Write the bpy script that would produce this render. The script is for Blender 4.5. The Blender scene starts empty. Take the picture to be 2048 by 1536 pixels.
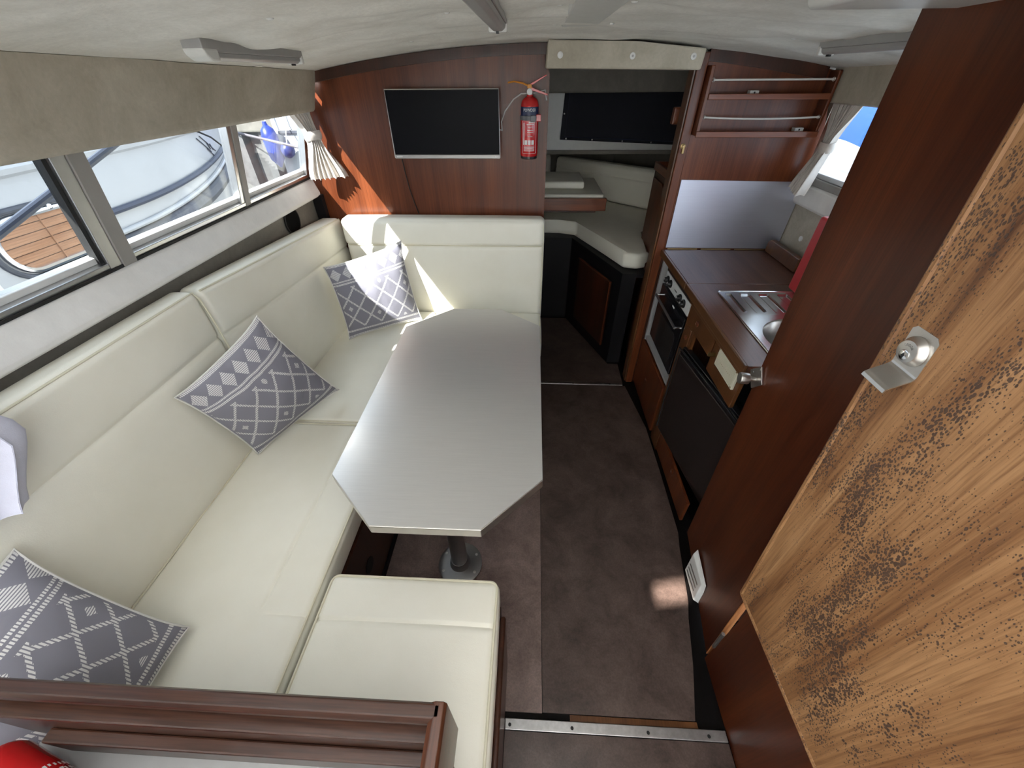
import bpy, bmesh, math, random
from mathutils import Vector, Matrix, noise
random.seed(7)
V = Vector
SC = bpy.context.scene
COL = SC.collection

# ------------------------------------------------------------------ camera
FPX = 770.0
dn = V((8, -952, -770)).normalized()
fw = V((46, 623, -770)); fw = (fw - dn * fw.dot(dn)).normalized()
rt = fw.cross(-dn)
cd = bpy.data.cameras.new('camera'); cam = bpy.data.objects.new('camera', cd); COL.objects.link(cam)
cd.sensor_width = 36.0; cd.lens = FPX / 2048 * 36.0; cd.clip_start = 0.01; cd.clip_end = 300
cam.matrix_world = Matrix.Translation((0, 0, 1.6)) @ Matrix((rt, fw, -dn)).to_4x4()
SC.camera = cam

# ------------------------------------------------------------------ world, sun, exposure
W = bpy.data.worlds.new('sky'); SC.world = W; W.use_nodes = True
wn = W.node_tree.nodes; wl = W.node_tree.links
bg = wn['Background']; bg.inputs['Color'].default_value = (0.80, 0.90, 1.0, 1); bg.inputs['Strength'].default_value = 1.35
SUN_DIR = V((0.60, 1.0, -1.0)).normalized()
sd = bpy.data.lights.new('sun', 'SUN'); sd.energy = 8.5; sd.angle = math.radians(0.6); sd.color = (1.0, 0.94, 0.84)
sun = bpy.data.objects.new('sun', sd); COL.objects.link(sun)
sun.rotation_euler = SUN_DIR.to_track_quat('-Z', 'Y').to_euler(); sun.location = (-3, -8, 6)
SC.view_settings.view_transform = 'Standard'; SC.view_settings.look = 'None'
SC.view_settings.gamma = 1.0; SC.view_settings.use_curve_mapping = False
SC.view_settings.exposure = 2.08

# ------------------------------------------------------------------ material helpers
def newmat(name):
    m = bpy.data.materials.new(name); m.use_nodes = True
    nt = m.node_tree; b = nt.nodes['Principled BSDF']
    return m, nt, b
def nd(nt, t, **k):
    n = nt.nodes.new(t)
    for a, v in k.items():
        if hasattr(n, a) and a not in n.inputs: setattr(n, a, v)
    return n
def sock(nt, inp, v):
    if hasattr(v, 'is_output') or isinstance(v, bpy.types.NodeSocket): nt.links.new(v, inp)
    else: inp.default_value = v
def mth(nt, op, a, b=0.0, c=0.0, clamp=False):
    n = nt.nodes.new('ShaderNodeMath'); n.operation = op; n.use_clamp = clamp
    for i, v in enumerate((a, b, c)): sock(nt, n.inputs[i], v)
    return n.outputs[0]
def mapping(nt, scale, rot=(0, 0, 0), coord='Object'):
    tc = nt.nodes.new('ShaderNodeTexCoord'); mp = nt.nodes.new('ShaderNodeMapping')
    mp.inputs['Scale'].default_value = scale; mp.inputs['Rotation'].default_value = rot
    nt.links.new(tc.outputs[coord], mp.inputs['Vector']); return mp.outputs['Vector']
def nse(nt, vec, scale, detail=4, rough=0.55, dist=0.0):
    n = nt.nodes.new('ShaderNodeTexNoise'); n.inputs['Scale'].default_value = scale
    n.inputs['Detail'].default_value = detail; n.inputs['Roughness'].default_value = rough; n.inputs['Distortion'].default_value = dist
    nt.links.new(vec, n.inputs['Vector']); return n.outputs['Fac']
def ramp(nt, fac, stops):
    r = nt.nodes.new('ShaderNodeValToRGB'); e = r.color_ramp.elements
    while len(e) < len(stops): e.new(0.5)
    for i, (p, c) in enumerate(stops): e[i].position = p; e[i].color = (*c, 1)
    nt.links.new(fac, r.inputs['Fac']); return r.outputs['Color']
def mixc(nt, fac, a, b, mode='MIX'):
    n = nt.nodes.new('ShaderNodeMix'); n.data_type = 'RGBA'; n.blend_type = mode
    sock(nt, n.inputs[0], fac)
    for i, v in ((6, a), (7, b)):
        sock(nt, n.inputs[i], (*v, 1) if isinstance(v, tuple) and len(v) == 3 else v)
    return n.outputs[2]
def bump(nt, b, h, strength=0.3, dist=0.002):
    n = nt.nodes.new('ShaderNodeBump'); n.inputs['Strength'].default_value = strength; n.inputs['Distance'].default_value = dist
    nt.links.new(h, n.inputs['Height']); nt.links.new(n.outputs['Normal'], b.inputs['Normal'])
def plain(name, col, rough=0.5, metal=0.0, spec=0.5, coat=0.0, nz=0.0, nscale=30, bmp=0.0, bscale=200):
    m, nt, b = newmat(name)
    b.inputs['Roughness'].default_value = rough; b.inputs['Metallic'].default_value = metal
    b.inputs['Specular IOR Level'].default_value = spec; b.inputs['Coat Weight'].default_value = coat
    b.inputs['Coat Roughness'].default_value = 0.08
    vec = mapping(nt, (1, 1, 1))
    f = nse(nt, vec, nscale, 3)
    k = max(nz, 0.04)
    c = ramp(nt, f, [(0.25, tuple(x * (1 - k) for x in col)), (0.75, tuple(min(1, x * (1 + k)) for x in col))])
    nt.links.new(c, b.inputs['Base Color'])
    if bmp: bump(nt, b, nse(nt, vec, bscale, 2), bmp, 0.001)
    return m
def wood(name, dark, light, axis=2, rough=0.3, coat=0.4, scale=9.0, streak=0.045, fine=0.35, crough=0.12):
    m, nt, b = newmat(name)
    s = [1, 1, 1]; s[axis] = streak
    vec = mapping(nt, tuple(s))
    a = nse(nt, vec, scale, 5, 0.6, 0.4)
    c1 = ramp(nt, a, [(0.28, dark), (0.5, tuple((x + y) / 2 for x, y in zip(dark, light))), (0.72, light)])
    s2 = [1, 1, 1]; s2[axis] = streak * 0.6
    vec2 = mapping(nt, tuple(s2)); f = nse(nt, vec2, scale * 22, 3, 0.6)
    c2 = mixc(nt, fine, c1, ramp(nt, f, [(0.35, (0.25, 0.2, 0.18)), (0.6, (1, 1, 1))]), 'MULTIPLY')
    nt.links.new(c2, b.inputs['Base Color'])
    b.inputs['Roughness'].default_value = rough; b.inputs['Coat Weight'].default_value = coat * 0.6; b.inputs['Coat Roughness'].default_value = crough
    b.inputs['Specular IOR Level'].default_value = 0.3
    bump(nt, b, f, 0.08, 0.0006)
    return m

# mahogany etc.
MAHOG = wood('varnished mahogany', (0.066, 0.0150, 0.0055), (0.185, 0.050, 0.0175), coat=0.2, crough=0.2)
MAHOG_D = wood('dark stained mahogany', (0.025, 0.010, 0.006), (0.075, 0.022, 0.011), rough=0.35)
MAHOG_X = wood('mahogany trim along boat', (0.12, 0.032, 0.014), (0.28, 0.085, 0.036), axis=1)
MAHOG_W = wood('mahogany trim across boat', (0.12, 0.032, 0.014), (0.28, 0.085, 0.036), axis=0)
DOORMAH = wood('red mahogany door', (0.050, 0.0100, 0.0040), (0.140, 0.035, 0.012), rough=0.36, coat=0.12)
CABW = wood('galley teak front', (0.062, 0.022, 0.008), (0.155, 0.058, 0.020), rough=0.35)
WORKT = wood('worktop veneer', (0.055, 0.022, 0.014), (0.14, 0.060, 0.037), axis=1, rough=0.3, coat=0.3)
EDGEW = wood('teak edging', (0.075, 0.030, 0.012), (0.17, 0.072, 0.028), axis=1)
ORANGE = wood('bare end grain teak', (0.35, 0.13, 0.045), (0.55, 0.22, 0.08), rough=0.5, coat=0.0)  # bare edge wood, its sunlit orange put into the colour
BLACKW = plain('near black panel', (0.004, 0.0035, 0.005), 0.55, spec=0.25)
FLOORW = plain('dark sole board', (0.004, 0.003, 0.003), 0.6, spec=0.12, nz=0.3)

def weathered(name):
    m, nt, b = newmat(name)
    g = nse(nt, mapping(nt, (1, 1, 0.055)), 20, 5, 0.62, 0.8)
    c = ramp(nt, g, [(0.28, (0.115, 0.044, 0.016)), (0.43, (0.27, 0.125, 0.048)), (0.58, (0.385, 0.20, 0.086)), (0.78, (0.49, 0.28, 0.138))])
    fine = nse(nt, mapping(nt, (1, 1, 0.03)), 260, 3, 0.6)
    c = mixc(nt, 0.6, c, ramp(nt, fine, [(0.32, (0.35, 0.26, 0.2)), (0.55, (1, 1, 1))]), 'MULTIPLY')
    # lifted varnish freckles: elongated cells, in patches
    vo = nt.nodes.new('ShaderNodeTexVoronoi'); vo.inputs['Scale'].default_value = 300
    wv = mapping(nt, (1, 1, 0.55))
    dn_ = nt.nodes.new('ShaderNodeTexNoise'); dn_.inputs['Scale'].default_value = 60
    nt.links.new(wv, dn_.inputs['Vector'])
    ad = nt.nodes.new('ShaderNodeVectorMath'); ad.operation = 'MULTIPLY_ADD'
    nt.links.new(dn_.outputs['Color'], ad.inputs[0]); ad.inputs[1].default_value = (0.006, 0.006, 0.006); nt.links.new(wv, ad.inputs[2])
    nt.links.new(ad.outputs[0], vo.inputs['Vector'])
    patch = nse(nt, mapping(nt, (1, 1, 0.42)), 8.0, 6, 0.72)
    size = mth(nt, 'MULTIPLY_ADD', patch, 2.5, -0.92)
    rnd = nt.nodes.new('ShaderNodeSeparateColor'); nt.links.new(vo.outputs['Color'], rnd.inputs['Color'])
    size = mth(nt, 'MULTIPLY', size, mth(nt, 'MULTIPLY_ADD', rnd.outputs[0], 1.0, 0.45))
    fr = mth(nt, 'MULTIPLY', mth(nt, 'SUBTRACT', size, vo.outputs['Distance']), 9.0, clamp=True)
    c = mixc(nt, mth(nt, 'MULTIPLY', fr, 0.88), c, (0.048, 0.028, 0.022))
    nt.links.new(c, b.inputs['Base Color'])
    b.inputs['Roughness'].default_value = 0.5
    bump(nt, b, mth(nt, 'SUBTRACT', fine, mth(nt, 'MULTIPLY', fr, 1.6)), 0.35, 0.0008)
    return m
WEATH = weathered('weathered teak')
WEATHR = wood('worn mahogany rail', (0.026, 0.009, 0.006), (0.085, 0.034, 0.018), axis=0, rough=0.35, coat=0.3, scale=14, fine=0.6)

def leather():
    m, nt, b = newmat('cream leatherette')
    vec = mapping(nt, (1, 1, 1))
    f = nse(nt, vec, 5, 3)
    nt.links.new(ramp(nt, f, [(0.3, (0.825, 0.79, 0.67)), (0.7, (0.87, 0.84, 0.73))]), b.inputs['Base Color'])
    b.inputs['Roughness'].default_value = 0.46; b.inputs['Specular IOR Level'].default_value = 0.4
    big = nse(nt, vec, 12, 3); fi = nse(nt, vec, 420, 2)
    bump(nt, b, mth(nt, 'MULTIPLY_ADD', big, 6.0, fi), 0.16, 0.0012)
    return m
LEATH = leather()
PIPE = plain('cream piping', (0.70, 0.655, 0.50), 0.5)
def suede(name, a, c_, bstr=0.3):
    m, nt, b = newmat(name)
    vec = mapping(nt, (1, 1, 1)); f = nse(nt, vec, 6, 6, 0.68, 0.6); g = nse(nt, vec, 90, 3)
    c = ramp(nt, f, [(0.3, a), (0.72, c_)])
    nt.links.new(mixc(nt, 0.18, c, ramp(nt, g, [(0.3, (0.55,) * 3), (0.7, (1,) * 3)]), 'MULTIPLY'), b.inputs['Base Color'])
    b.inputs['Roughness'].default_value = 0.62; b.inputs['Specular IOR Level'].default_value = 0.35
    bump(nt, b, mth(nt, 'MULTIPLY_ADD', f, 3.0, g), bstr, 0.0015)
    return m
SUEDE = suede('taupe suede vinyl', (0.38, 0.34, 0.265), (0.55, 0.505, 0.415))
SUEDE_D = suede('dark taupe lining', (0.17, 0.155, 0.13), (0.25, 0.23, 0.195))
CEILM = suede('ceiling vinyl', (0.70, 0.68, 0.62), (0.86, 0.85, 0.80), 0.35)
LEDGEM = plain('textured grey ledge vinyl', (0.82, 0.80, 0.765), 0.55, nz=0.05, nscale=20, bmp=0.5, bscale=120)
WHITE = plain('white plastic', (0.72, 0.72, 0.70), 0.4)
OFFW = plain('off white moulding', (0.66, 0.66, 0.63), 0.4)
GREYP = plain('grey plastic', (0.36, 0.355, 0.345), 0.35)
BLACK = plain('black plastic', (0.012, 0.012, 0.013), 0.35)
BLACKG = plain('black gloss', (0.010, 0.010, 0.012), 0.12)
SCREEN = plain('television screen', (0.004, 0.004, 0.006), 0.33, spec=0.07)
FRIDGE = plain('dark brown fridge panel', (0.020, 0.014, 0.013), 0.26)
RUBBER = plain('black rubber', (0.01, 0.01, 0.01), 0.7)
CHROME = plain('chrome', (0.75, 0.75, 0.76), 0.15, 1.0)
STEEL = plain('satin steel', (0.60, 0.575, 0.54), 0.36, 1.0)
DULL = plain('dull steel', (0.33, 0.32, 0.31), 0.42, 1.0)
ALU = plain('window aluminium', (0.62, 0.62, 0.62), 0.32, 1.0, bmp=0.1)
GREYFR = plain('grey painted mullion', (0.30, 0.285, 0.265), 0.45)
STRIP = plain('threshold aluminium', (0.55, 0.54, 0.53), 0.38, 1.0, nz=0.15, nscale=60)
RED = plain('extinguisher red', (0.52, 0.012, 0.014), 0.22, coat=0.6)
REDP = plain('red box plastic', (0.50, 0.045, 0.05), 0.42)
NAVY = plain('navy label', (0.012, 0.02, 0.07), 0.4)
BLIND = plain('navy blackout blind', (0.006, 0.007, 0.016), 0.8)
LINE = plain('white print', (0.75, 0.73, 0.72), 0.5)
YELL = plain('orange safety lever', (0.62, 0.23, 0.02), 0.4)
STEELG = plain('grey bracket strap', (0.12, 0.12, 0.13), 0.4)
CREAMP = plain('cream louvre plate', (0.62, 0.59, 0.46), 0.5)
CURT = plain('pale curtain cotton', (0.66, 0.61, 0.56), 0.85, nz=0.06, nscale=60, bmp=0.4, bscale=500)
CURTB = plain('lavender white curtain', (0.60, 0.60, 0.70), 0.85, nz=0.06, bmp=0.4, bscale=500)
BRASS = plain('aged brass', (0.30, 0.21, 0.10), 0.4, 1.0)
CORDW = plain('white cord', (0.62, 0.60, 0.58), 0.5)

def brushed(name, col, axis, rough=0.3, metal=1.0, str_=0.15):
    m, nt, b = newmat(name)
    s = [1, 1, 1]; s[axis] = 0.02
    f = nse(nt, mapping(nt, tuple(s)), 320, 3, 0.6)
    nt.links.new(ramp(nt, f, [(0.3, tuple(x * 0.93 for x in col)), (0.7, col)]), b.inputs['Base Color'])
    r = nt.nodes.new('ShaderNodeMapRange'); nt.links.new(f, r.inputs['Value'])
    r.inputs['To Min'].default_value = rough - 0.05; r.inputs['To Max'].default_value = rough + 0.06
    nt.links.new(r.outputs['Result'], b.inputs['Roughness']); b.inputs['Metallic'].default_value = metal
    bump(nt, b, f, str_, 0.0004)
    return m
TABLEM = brushed('brushed metallic table laminate', (0.72, 0.70, 0.67), 0, 0.30, 0.6, 0.12)
SPLASH = brushed('brushed steel splashback', (0.58, 0.60, 0.70), 0, 0.36, 0.85)
SINKM = brushed('stainless sink', (0.62, 0.62, 0.62), 1, 0.2, 1.0, 0.05)

def carpet(name, a, c_):
    m, nt, b = newmat(name)
    vec = mapping(nt, (1, 1, 1)); f = nse(nt, vec, 7, 8, 0.74, 0.4); g = nse(nt, vec, 160, 4, 0.7)
    c = ramp(nt, f, [(0.32, a), (0.68, c_)])
    nt.links.new(mixc(nt, 0.5, c, ramp(nt, g, [(0.36, (0.42,) * 3), (0.64, (1,) * 3)]), 'MULTIPLY'), b.inputs['Base Color'])
    b.inputs['Roughness'].default_value = 0.33; b.inputs['Specular IOR Level'].default_value = 0.5
    bump(nt, b, g, 0.25, 0.001)
    return m
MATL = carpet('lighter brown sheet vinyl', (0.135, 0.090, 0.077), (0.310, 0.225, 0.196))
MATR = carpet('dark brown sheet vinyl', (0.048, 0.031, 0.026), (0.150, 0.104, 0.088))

def glassm(name, tint):
    m = bpy.data.materials.new(name); m.use_nodes = True; nt = m.node_tree; nt.nodes.clear()
    out = nt.nodes.new('ShaderNodeOutputMaterial'); tr = nt.nodes.new('ShaderNodeBsdfTransparent'); gl = nt.nodes.new('ShaderNodeBsdfGlossy')
    tr.inputs['Color'].default_value = (*tint, 1); gl.inputs['Roughness'].default_value = 0.03
    lw = nt.nodes.new('ShaderNodeLayerWeight'); lw.inputs['Blend'].default_value = 0.5
    p5 = mth(nt, 'POWER', lw.outputs['Facing'], 4.0); fc = mth(nt, 'MULTIPLY_ADD', p5, 0.5, 0.025)
    mx = nt.nodes.new('ShaderNodeMixShader')
    nt.links.new(fc, mx.inputs[0]); nt.links.new(tr.outputs[0], mx.inputs[1]); nt.links.new(gl.outputs[0], mx.inputs[2])
    nt.links.new(mx.outputs[0], out.inputs['Surface']); return m
GLASS = glassm('dimming window glass', (0.74, 0.77, 0.80))  # tint added to hold down the bright view outside
GLASSC = glassm('clear port glass', (0.93, 0.93, 0.93))

def canvas():
    m = bpy.data.materials.new('white sunshade canvas'); m.use_nodes = True; nt = m.node_tree; nt.nodes.clear()
    out = nt.nodes.new('ShaderNodeOutputMaterial'); df = nt.nodes.new('ShaderNodeBsdfDiffuse'); tl = nt.nodes.new('ShaderNodeBsdfTranslucent')
    df.inputs['Color'].default_value = (0.8, 0.8, 0.8, 1); tl.inputs['Color'].default_value = (0.80, 0.80, 0.80, 1)
    mx = nt.nodes.new('ShaderNodeMixShader'); mx.inputs[0].default_value = 0.5
    nt.links.new(df.outputs[0], mx.inputs[1]); nt.links.new(tl.outputs[0], mx.inputs[2]); nt.links.new(mx.outputs[0], out.inputs['Surface'])
    return m
CANVAS = canvas()  # translucent cloth of the added sunshade, diffuses sunlight

def pillowmat():
    m, nt, b = newmat('grey woven pillow print')
    tc = nt.nodes.new('ShaderNodeTexCoord'); sp = nt.nodes.new('ShaderNodeSeparateXYZ'); nt.links.new(tc.outputs['UV'], sp.inputs[0])
    u, v = sp.outputs[0], sp.outputs[1]
    M_ = lambda op, a, b_=0.0, c=0.0, cl=False: mth(nt, op, a, b_, c, cl)
    lt = lambda a, t: M_('LESS_THAN', a, t)
    gt = lambda a, t: M_('GREATER_THAN', a, t)
    mul = lambda a, b_: M_('MULTIPLY', a, b_)
    mx = lambda a, b_: M_('MAXIMUM', a, b_)
    hatch = lt(M_('FRACT', mul(v, 78.0)), 0.58)          # woven dashes
    hatchu = lt(M_('FRACT', mul(u, 70.0)), 0.62)
    # lattice of diamonds
    def tri(x): return M_('ABSOLUTE', M_('SUBTRACT', M_('FRACT', x), 0.5))
    jit = M_('MULTIPLY', M_('SUBTRACT', M_('FRACT', mul(v, 39.0)), 0.5), 0.03)
    p = M_('ADD', M_('ADD', mul(u, 4.4), mul(v, 3.7)), jit)
    q = M_('SUBTRACT', M_('SUBTRACT', mul(u, 4.4), mul(v, 3.7)), jit)
    lw = 0.062
    la = mx(lt(tri(p), lw), lt(tri(q), lw))
    reg = mul(mul(gt(v, 0.13), lt(v, 0.70)), mul(gt(u, 0.02), lt(u, 0.98)))
    lat = mul(mul(la, reg), hatchu)
    # small filled diamonds in some cells
    pc = M_('ABSOLUTE', M_('SUBTRACT', M_('FRACT', M_('ADD', p, 0.5)), 0.5)); qc = M_('ABSOLUTE', M_('SUBTRACT', M_('FRACT', M_('ADD', q, 0.5)), 0.5))
    ds = mul(lt(pc, 0.13), lt(qc, 0.13))
    pick = lt(M_('FRACT', M_('MULTIPLY', M_('ADD', M_('FLOOR', M_('ADD', p, 0.5)), M_('MULTIPLY', M_('FLOOR', M_('ADD', q, 0.5)), 2.0)), 0.2)), 0.19)
    dots = mul(mul(mul(ds, pick), reg), hatch)
    # stripes
    def stripe(c, w): return lt(M_('ABSOLUTE', M_('SUBTRACT', v, c)), w)
    st = mul(mx(mx(stripe(0.745, 0.011), stripe(0.780, 0.009)), mx(stripe(0.985, 0.012), mx(stripe(0.09, 0.013), stripe(0.02, 0.012)))), hatchu)
    # diamond row
    du = M_('ABSOLUTE', M_('SUBTRACT', M_('FRACT', mul(u, 6.5)), 0.5)); dv = M_('DIVIDE', M_('ABSOLUTE', M_('SUBTRACT', v, 0.875)), 0.13)
    row = mul(lt(M_('ADD', du, mul(dv, 0.72)), 0.44), hatch)
    row = mul(row, lt(dv, 0.9))
    fac = mx(mx(lat, dots), mx(st, row))
    col = mixc(nt, fac, (0.215, 0.208, 0.245), (0.70, 0.68, 0.67))
    nt.links.new(col, b.inputs['Base Color']); b.inputs['Roughness'].default_value = 0.75
    w = nse(nt, mapping(nt, (1, 1, 1)), 14, 3); bump(nt, b, w, 0.35, 0.008)
    return m
PILLOW = pillowmat()
PILLBACK = plain('white pillow edging', (0.66, 0.64, 0.60), 0.8)

# ------------------------------------------------------------------ object helpers
def link(o): COL.objects.link(o); return o
def empty(name, loc, label=None, cat=None, group=None, kind=None):
    o = link(bpy.data.objects.new(name, None)); o.location = loc; o.empty_display_size = 0.05
    tag(o, label, cat, group, kind); return o
def tag(o, label=None, cat=None, group=None, kind=None):
    for k, v in (('label', label), ('category', cat), ('group', group), ('kind', kind)):
        if v: o[k] = v
    return o
def wloc(o):
    p = V(o.location)
    q = o.parent
    while q: p += V(q.location); q = q.parent
    return p
def obj(name, bm, mat, parent=None, smooth=False, label=None, cat=None, group=None, kind=None, normals=True):
    if normals: bmesh.ops.recalc_face_normals(bm, faces=bm.faces)
    me = bpy.data.meshes.new(name)
    xs = [v.co for v in bm.verts]
    lo = V((min(p.x for p in xs), min(p.y for p in xs), min(p.z for p in xs))); hi = V((max(p.x for p in xs), max(p.y for p in xs), max(p.z for p in xs)))
    c = (lo + hi) / 2
    if parent is None: c.z = lo.z
    for v in bm.verts: v.co -= c
    for f in bm.faces: f.smooth = smooth
    bm.to_mesh(me); bm.free(); me.materials.append(mat)
    o = link(bpy.data.objects.new(name, me)); o.location = c
    if parent is not None:
        o.parent = parent; o.location = c - wloc(parent)
    tag(o, label, cat, group, kind)
    if smooth == 'auto' or smooth is True:
        try: me.set_sharp_from_angle(angle=math.radians(34))
        except Exception: pass
    return o
def bev(bm, geom_verts, r, seg=2):
    if r <= 0: return
    vs = set(geom_verts); es = [e for e in bm.edges if e.verts[0] in vs and e.verts[1] in vs]
    bmesh.ops.bevel(bm, geom=es, offset=r, segments=seg, affect='EDGES', profile=0.5)
def box(x0, x1, y0, y1, z0, z1, r=0.0, seg=2, bm=None, rot=None):
    bm = bm or bmesh.new()
    t = bmesh.ops.create_cube(bm, size=1.0)['verts']
    c = V(((x0 + x1) / 2, (y0 + y1) / 2, (z0 + z1) / 2))
    for v in t:
        v.co = V((v.co.x * (x1 - x0), v.co.y * (y1 - y0), v.co.z * (z1 - z0)))
        if rot: v.co = rot @ v.co
        v.co += c
    bev(bm, t, r, seg); return bm
def hexa(P, r=0.0, seg=2, bm=None):
    """eight corners: bottom loop 0-3, top loop 4-7"""
    bm = bm or bmesh.new(); vs = [bm.verts.new(p) for p in P]
    for f in ((0, 3, 2, 1), (4, 5, 6, 7), (0, 1, 5, 4), (1, 2, 6, 5), (2, 3, 7, 6), (3, 0, 4, 7)): bm.faces.new([vs[i] for i in f])
    bev(bm, vs, r, seg); return bm
def prism(pts, axis, a, b_, r=0.0, seg=2, bm=None):
    bm = bm or bmesh.new()
    def mk(p, d):
        if axis == 'z': return V((p[0], p[1], d))
        if axis == 'y': return V((p[0], d, p[1]))
        return V((d, p[0], p[1]))
    A = [bm.verts.new(mk(p, a)) for p in pts]; B = [bm.verts.new(mk(p, b_)) for p in pts]; n = len(pts)
    bm.faces.new(A[::-1]); bm.faces.new(B)
    for i in range(n): bm.faces.new((A[i], A[(i + 1) % n], B[(i + 1) % n], B[i]))
    bev(bm, A + B, r, seg); return bm
def tube(pts, r, n=8, closed=False, bm=None):
    bm = bm or bmesh.new(); pts = [V(p) for p in pts]; m = len(pts); rings = []
    up = None
    for i, p in enumerate(pts):
        if closed: t = (pts[(i + 1) % m] - pts[i - 1]).normalized()
        else: t = (pts[min(i + 1, m - 1)] - pts[max(i - 1, 0)]).normalized()
        if up is None: up = V((0, 0, 1)) if abs(t.z) < 0.9 else V((1, 0, 0))
        s = t.cross(up).normalized(); up = s.cross(t).normalized()
        rr = r[i] if isinstance(r, (list, tuple)) else r
        rings.append([bm.verts.new(p + (s * math.cos(2 * math.pi * k / n) + up * math.sin(2 * math.pi * k / n)) * rr) for k in range(n)])
    for i in range(m if closed else m - 1):
        A, B = rings[i], rings[(i + 1) % m]
        for k in range(n): bm.faces.new((A[k], A[(k + 1) % n], B[(k + 1) % n], B[k]))
    if not closed: bm.faces.new(rings[0][::-1]); bm.faces.new(rings[-1])
    return bm
def lathe(prof, o, axis=V((0, 0, 1)), n=24, bm=None):
    """prof: (radius, distance along axis)"""
    bm = bm or bmesh.new(); o = V(o); axis = V(axis).normalized()
    s = axis.cross(V((0, 0, 1)) if abs(axis.z) < 0.9 else V((1, 0, 0))).normalized(); t = axis.cross(s)
    rings = []
    for r, d in prof:
        r = max(r, 1e-4)
        rings.append([bm.verts.new(o + axis * d + (s * math.cos(2 * math.pi * k / n) + t * math.sin(2 * math.pi * k / n)) * r) for k in range(n)])
    for A, B in zip(rings, rings[1:]):
        for k in range(n): bm.faces.new((A[k], A[(k + 1) % n], B[(k + 1) % n], B[k]))
    bm.faces.new(rings[0][::-1]); bm.faces.new(rings[-1]); return bm
def sheet(f, nu, nv, th=None, bm=None):
    """grid surface f(u,v); th gives it thickness along its normal"""
    bm = bm or bmesh.new()
    P = [[V(f(i / nu, j / nv)) for j in range(nv + 1)] for i in range(nu + 1)]
    A = [[bm.verts.new(p) for p in r] for r in P]
    for i in range(nu):
        for j in range(nv): bm.faces.new((A[i][j], A[i + 1][j], A[i + 1][j + 1], A[i][j + 1]))
    if th:
        B = []
        for i in range(nu + 1):
            row = []
            for j in range(nv + 1):
                du = P[min(i + 1, nu)][j] - P[max(i - 1, 0)][j]; dv = P[i][min(j + 1, nv)] - P[i][max(j - 1, 0)]
                nn = du.cross(dv); nn = nn.normalized() if nn.length > 1e-12 else V((0, 0, 1))
                row.append(bm.verts.new(P[i][j] - nn * th))
            B.append(row)
        for i in range(nu):
            for j in range(nv): bm.faces.new((B[i][j], B[i][j + 1], B[i + 1][j + 1], B[i + 1][j]))
        for i in range(nu):
            bm.faces.new((A[i][0], B[i][0], B[i + 1][0], A[i + 1][0])); bm.faces.new((A[i][nv], A[i + 1][nv], B[i + 1][nv], B[i][nv]))
        for j in range(nv):
            bm.faces.new((A[0][j], A[0][j + 1], B[0][j + 1], B[0][j])); bm.faces.new((A[nu][j], B[nu][j], B[nu][j + 1], A[nu][j + 1]))
    return bm
def rbox(lo, hi, r, n=(10, 10, 4), extra=None, puff=(0, 0, 0), fn=None):
    """rounded, slightly puffed cushion block with real seams (fn may press grooves)"""
    lo, hi = V(lo), V(hi); ex = extra or {}
    C = []
    for a in range(3):
        L = hi[a] - lo[a]; q = [0, 0.12, 0.3, 0.55, 0.8, 1.0]
        s = {lo[a] + r * t for t in q} | {hi[a] - r * t for t in q}
        k = n[a]
        s |= {lo[a] + r + (L - 2 * r) * i / k for i in range(1, k)}
        for e in ex.get(a, []): s |= {e - 0.018, e - 0.009, e - 0.004, e, e + 0.004, e + 0.009, e + 0.018}
        s = sorted(s); out = [s[0]]
        for t in s[1:]:
            if t - out[-1] > 1e-4: out.append(t)
        C.append(out)
    c = (lo + hi) / 2; h = (hi - lo) / 2
    bm = bmesh.new(); D = {}
    def vert(i, j, k):
        key = (i, j, k)
        if key in D: return D[key]
        p = V((C[0][i], C[1][j], C[2][k]))
        q = V([min(max(p[a], lo[a] + r), hi[a] - r) for a in range(3)]); d = p - q
        if d.length > 1e-9:
            mxc = max(abs(d.x), abs(d.y), abs(d.z)); d = d.normalized() * mxc if mxc < r - 1e-7 else d.normalized() * r
        p2 = q + d
        e = [(p[a] - c[a]) / h[a] for a in range(3)]
        for a in range(3):
            o1, o2 = [x for x in range(3) if x != a]
            p2[a] += math.copysign(abs(e[a]) ** 2, e[a]) * puff[a] * (1 - e[o1] ** 4) * (1 - e[o2] ** 4)
        if fn: p2 = fn(p2)
        D[key] = bm.verts.new(p2); return D[key]
    nx, ny, nz = [len(x) - 1 for x in C]
    for k in (0, nz):
        for i in range(nx):
            for j in range(ny): bm.faces.new([vert(*t) for t in ((i, j, k), (i + 1, j, k), (i + 1, j + 1, k), (i, j + 1, k))])
    for j in (0, ny):
        for i in range(nx):
            for k in range(nz): bm.faces.new([vert(*t) for t in ((i, j, k), (i + 1, j, k), (i + 1, j, k + 1), (i, j, k + 1))])
    for i in (0, nx):
        for j in range(ny):
            for k in range(nz): bm.faces.new([vert(*t) for t in ((i, j, k), (i, j + 1, k), (i, j + 1, k + 1), (i, j, k + 1))])
    return bm
def groove(p, a, at, axis, sign, depth=0.006, w=0.006):
    g = math.exp(-((p[a] - at) / w) ** 2); p[axis] -= sign * depth * g; return p
def arc(c, r, a0, a1, n, ax=(0, 1)):
    return [(c[0] + r * math.cos(a0 + (a1 - a0) * i / n), c[1] + r * math.sin(a0 + (a1 - a0) * i / n)) for i in range(n + 1)]
def roundrect(x0, x1, y0, y1, r, n=5):
    P = []
    for cx, cy, a in ((x1 - r, y1 - r, 0), (x0 + r, y1 - r, 90), (x0 + r, y0 + r, 180), (x1 - r, y0 + r, 270)):
        P += arc((cx, cy), r, math.radians(a), math.radians(a + 90), n)
    return P
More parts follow.
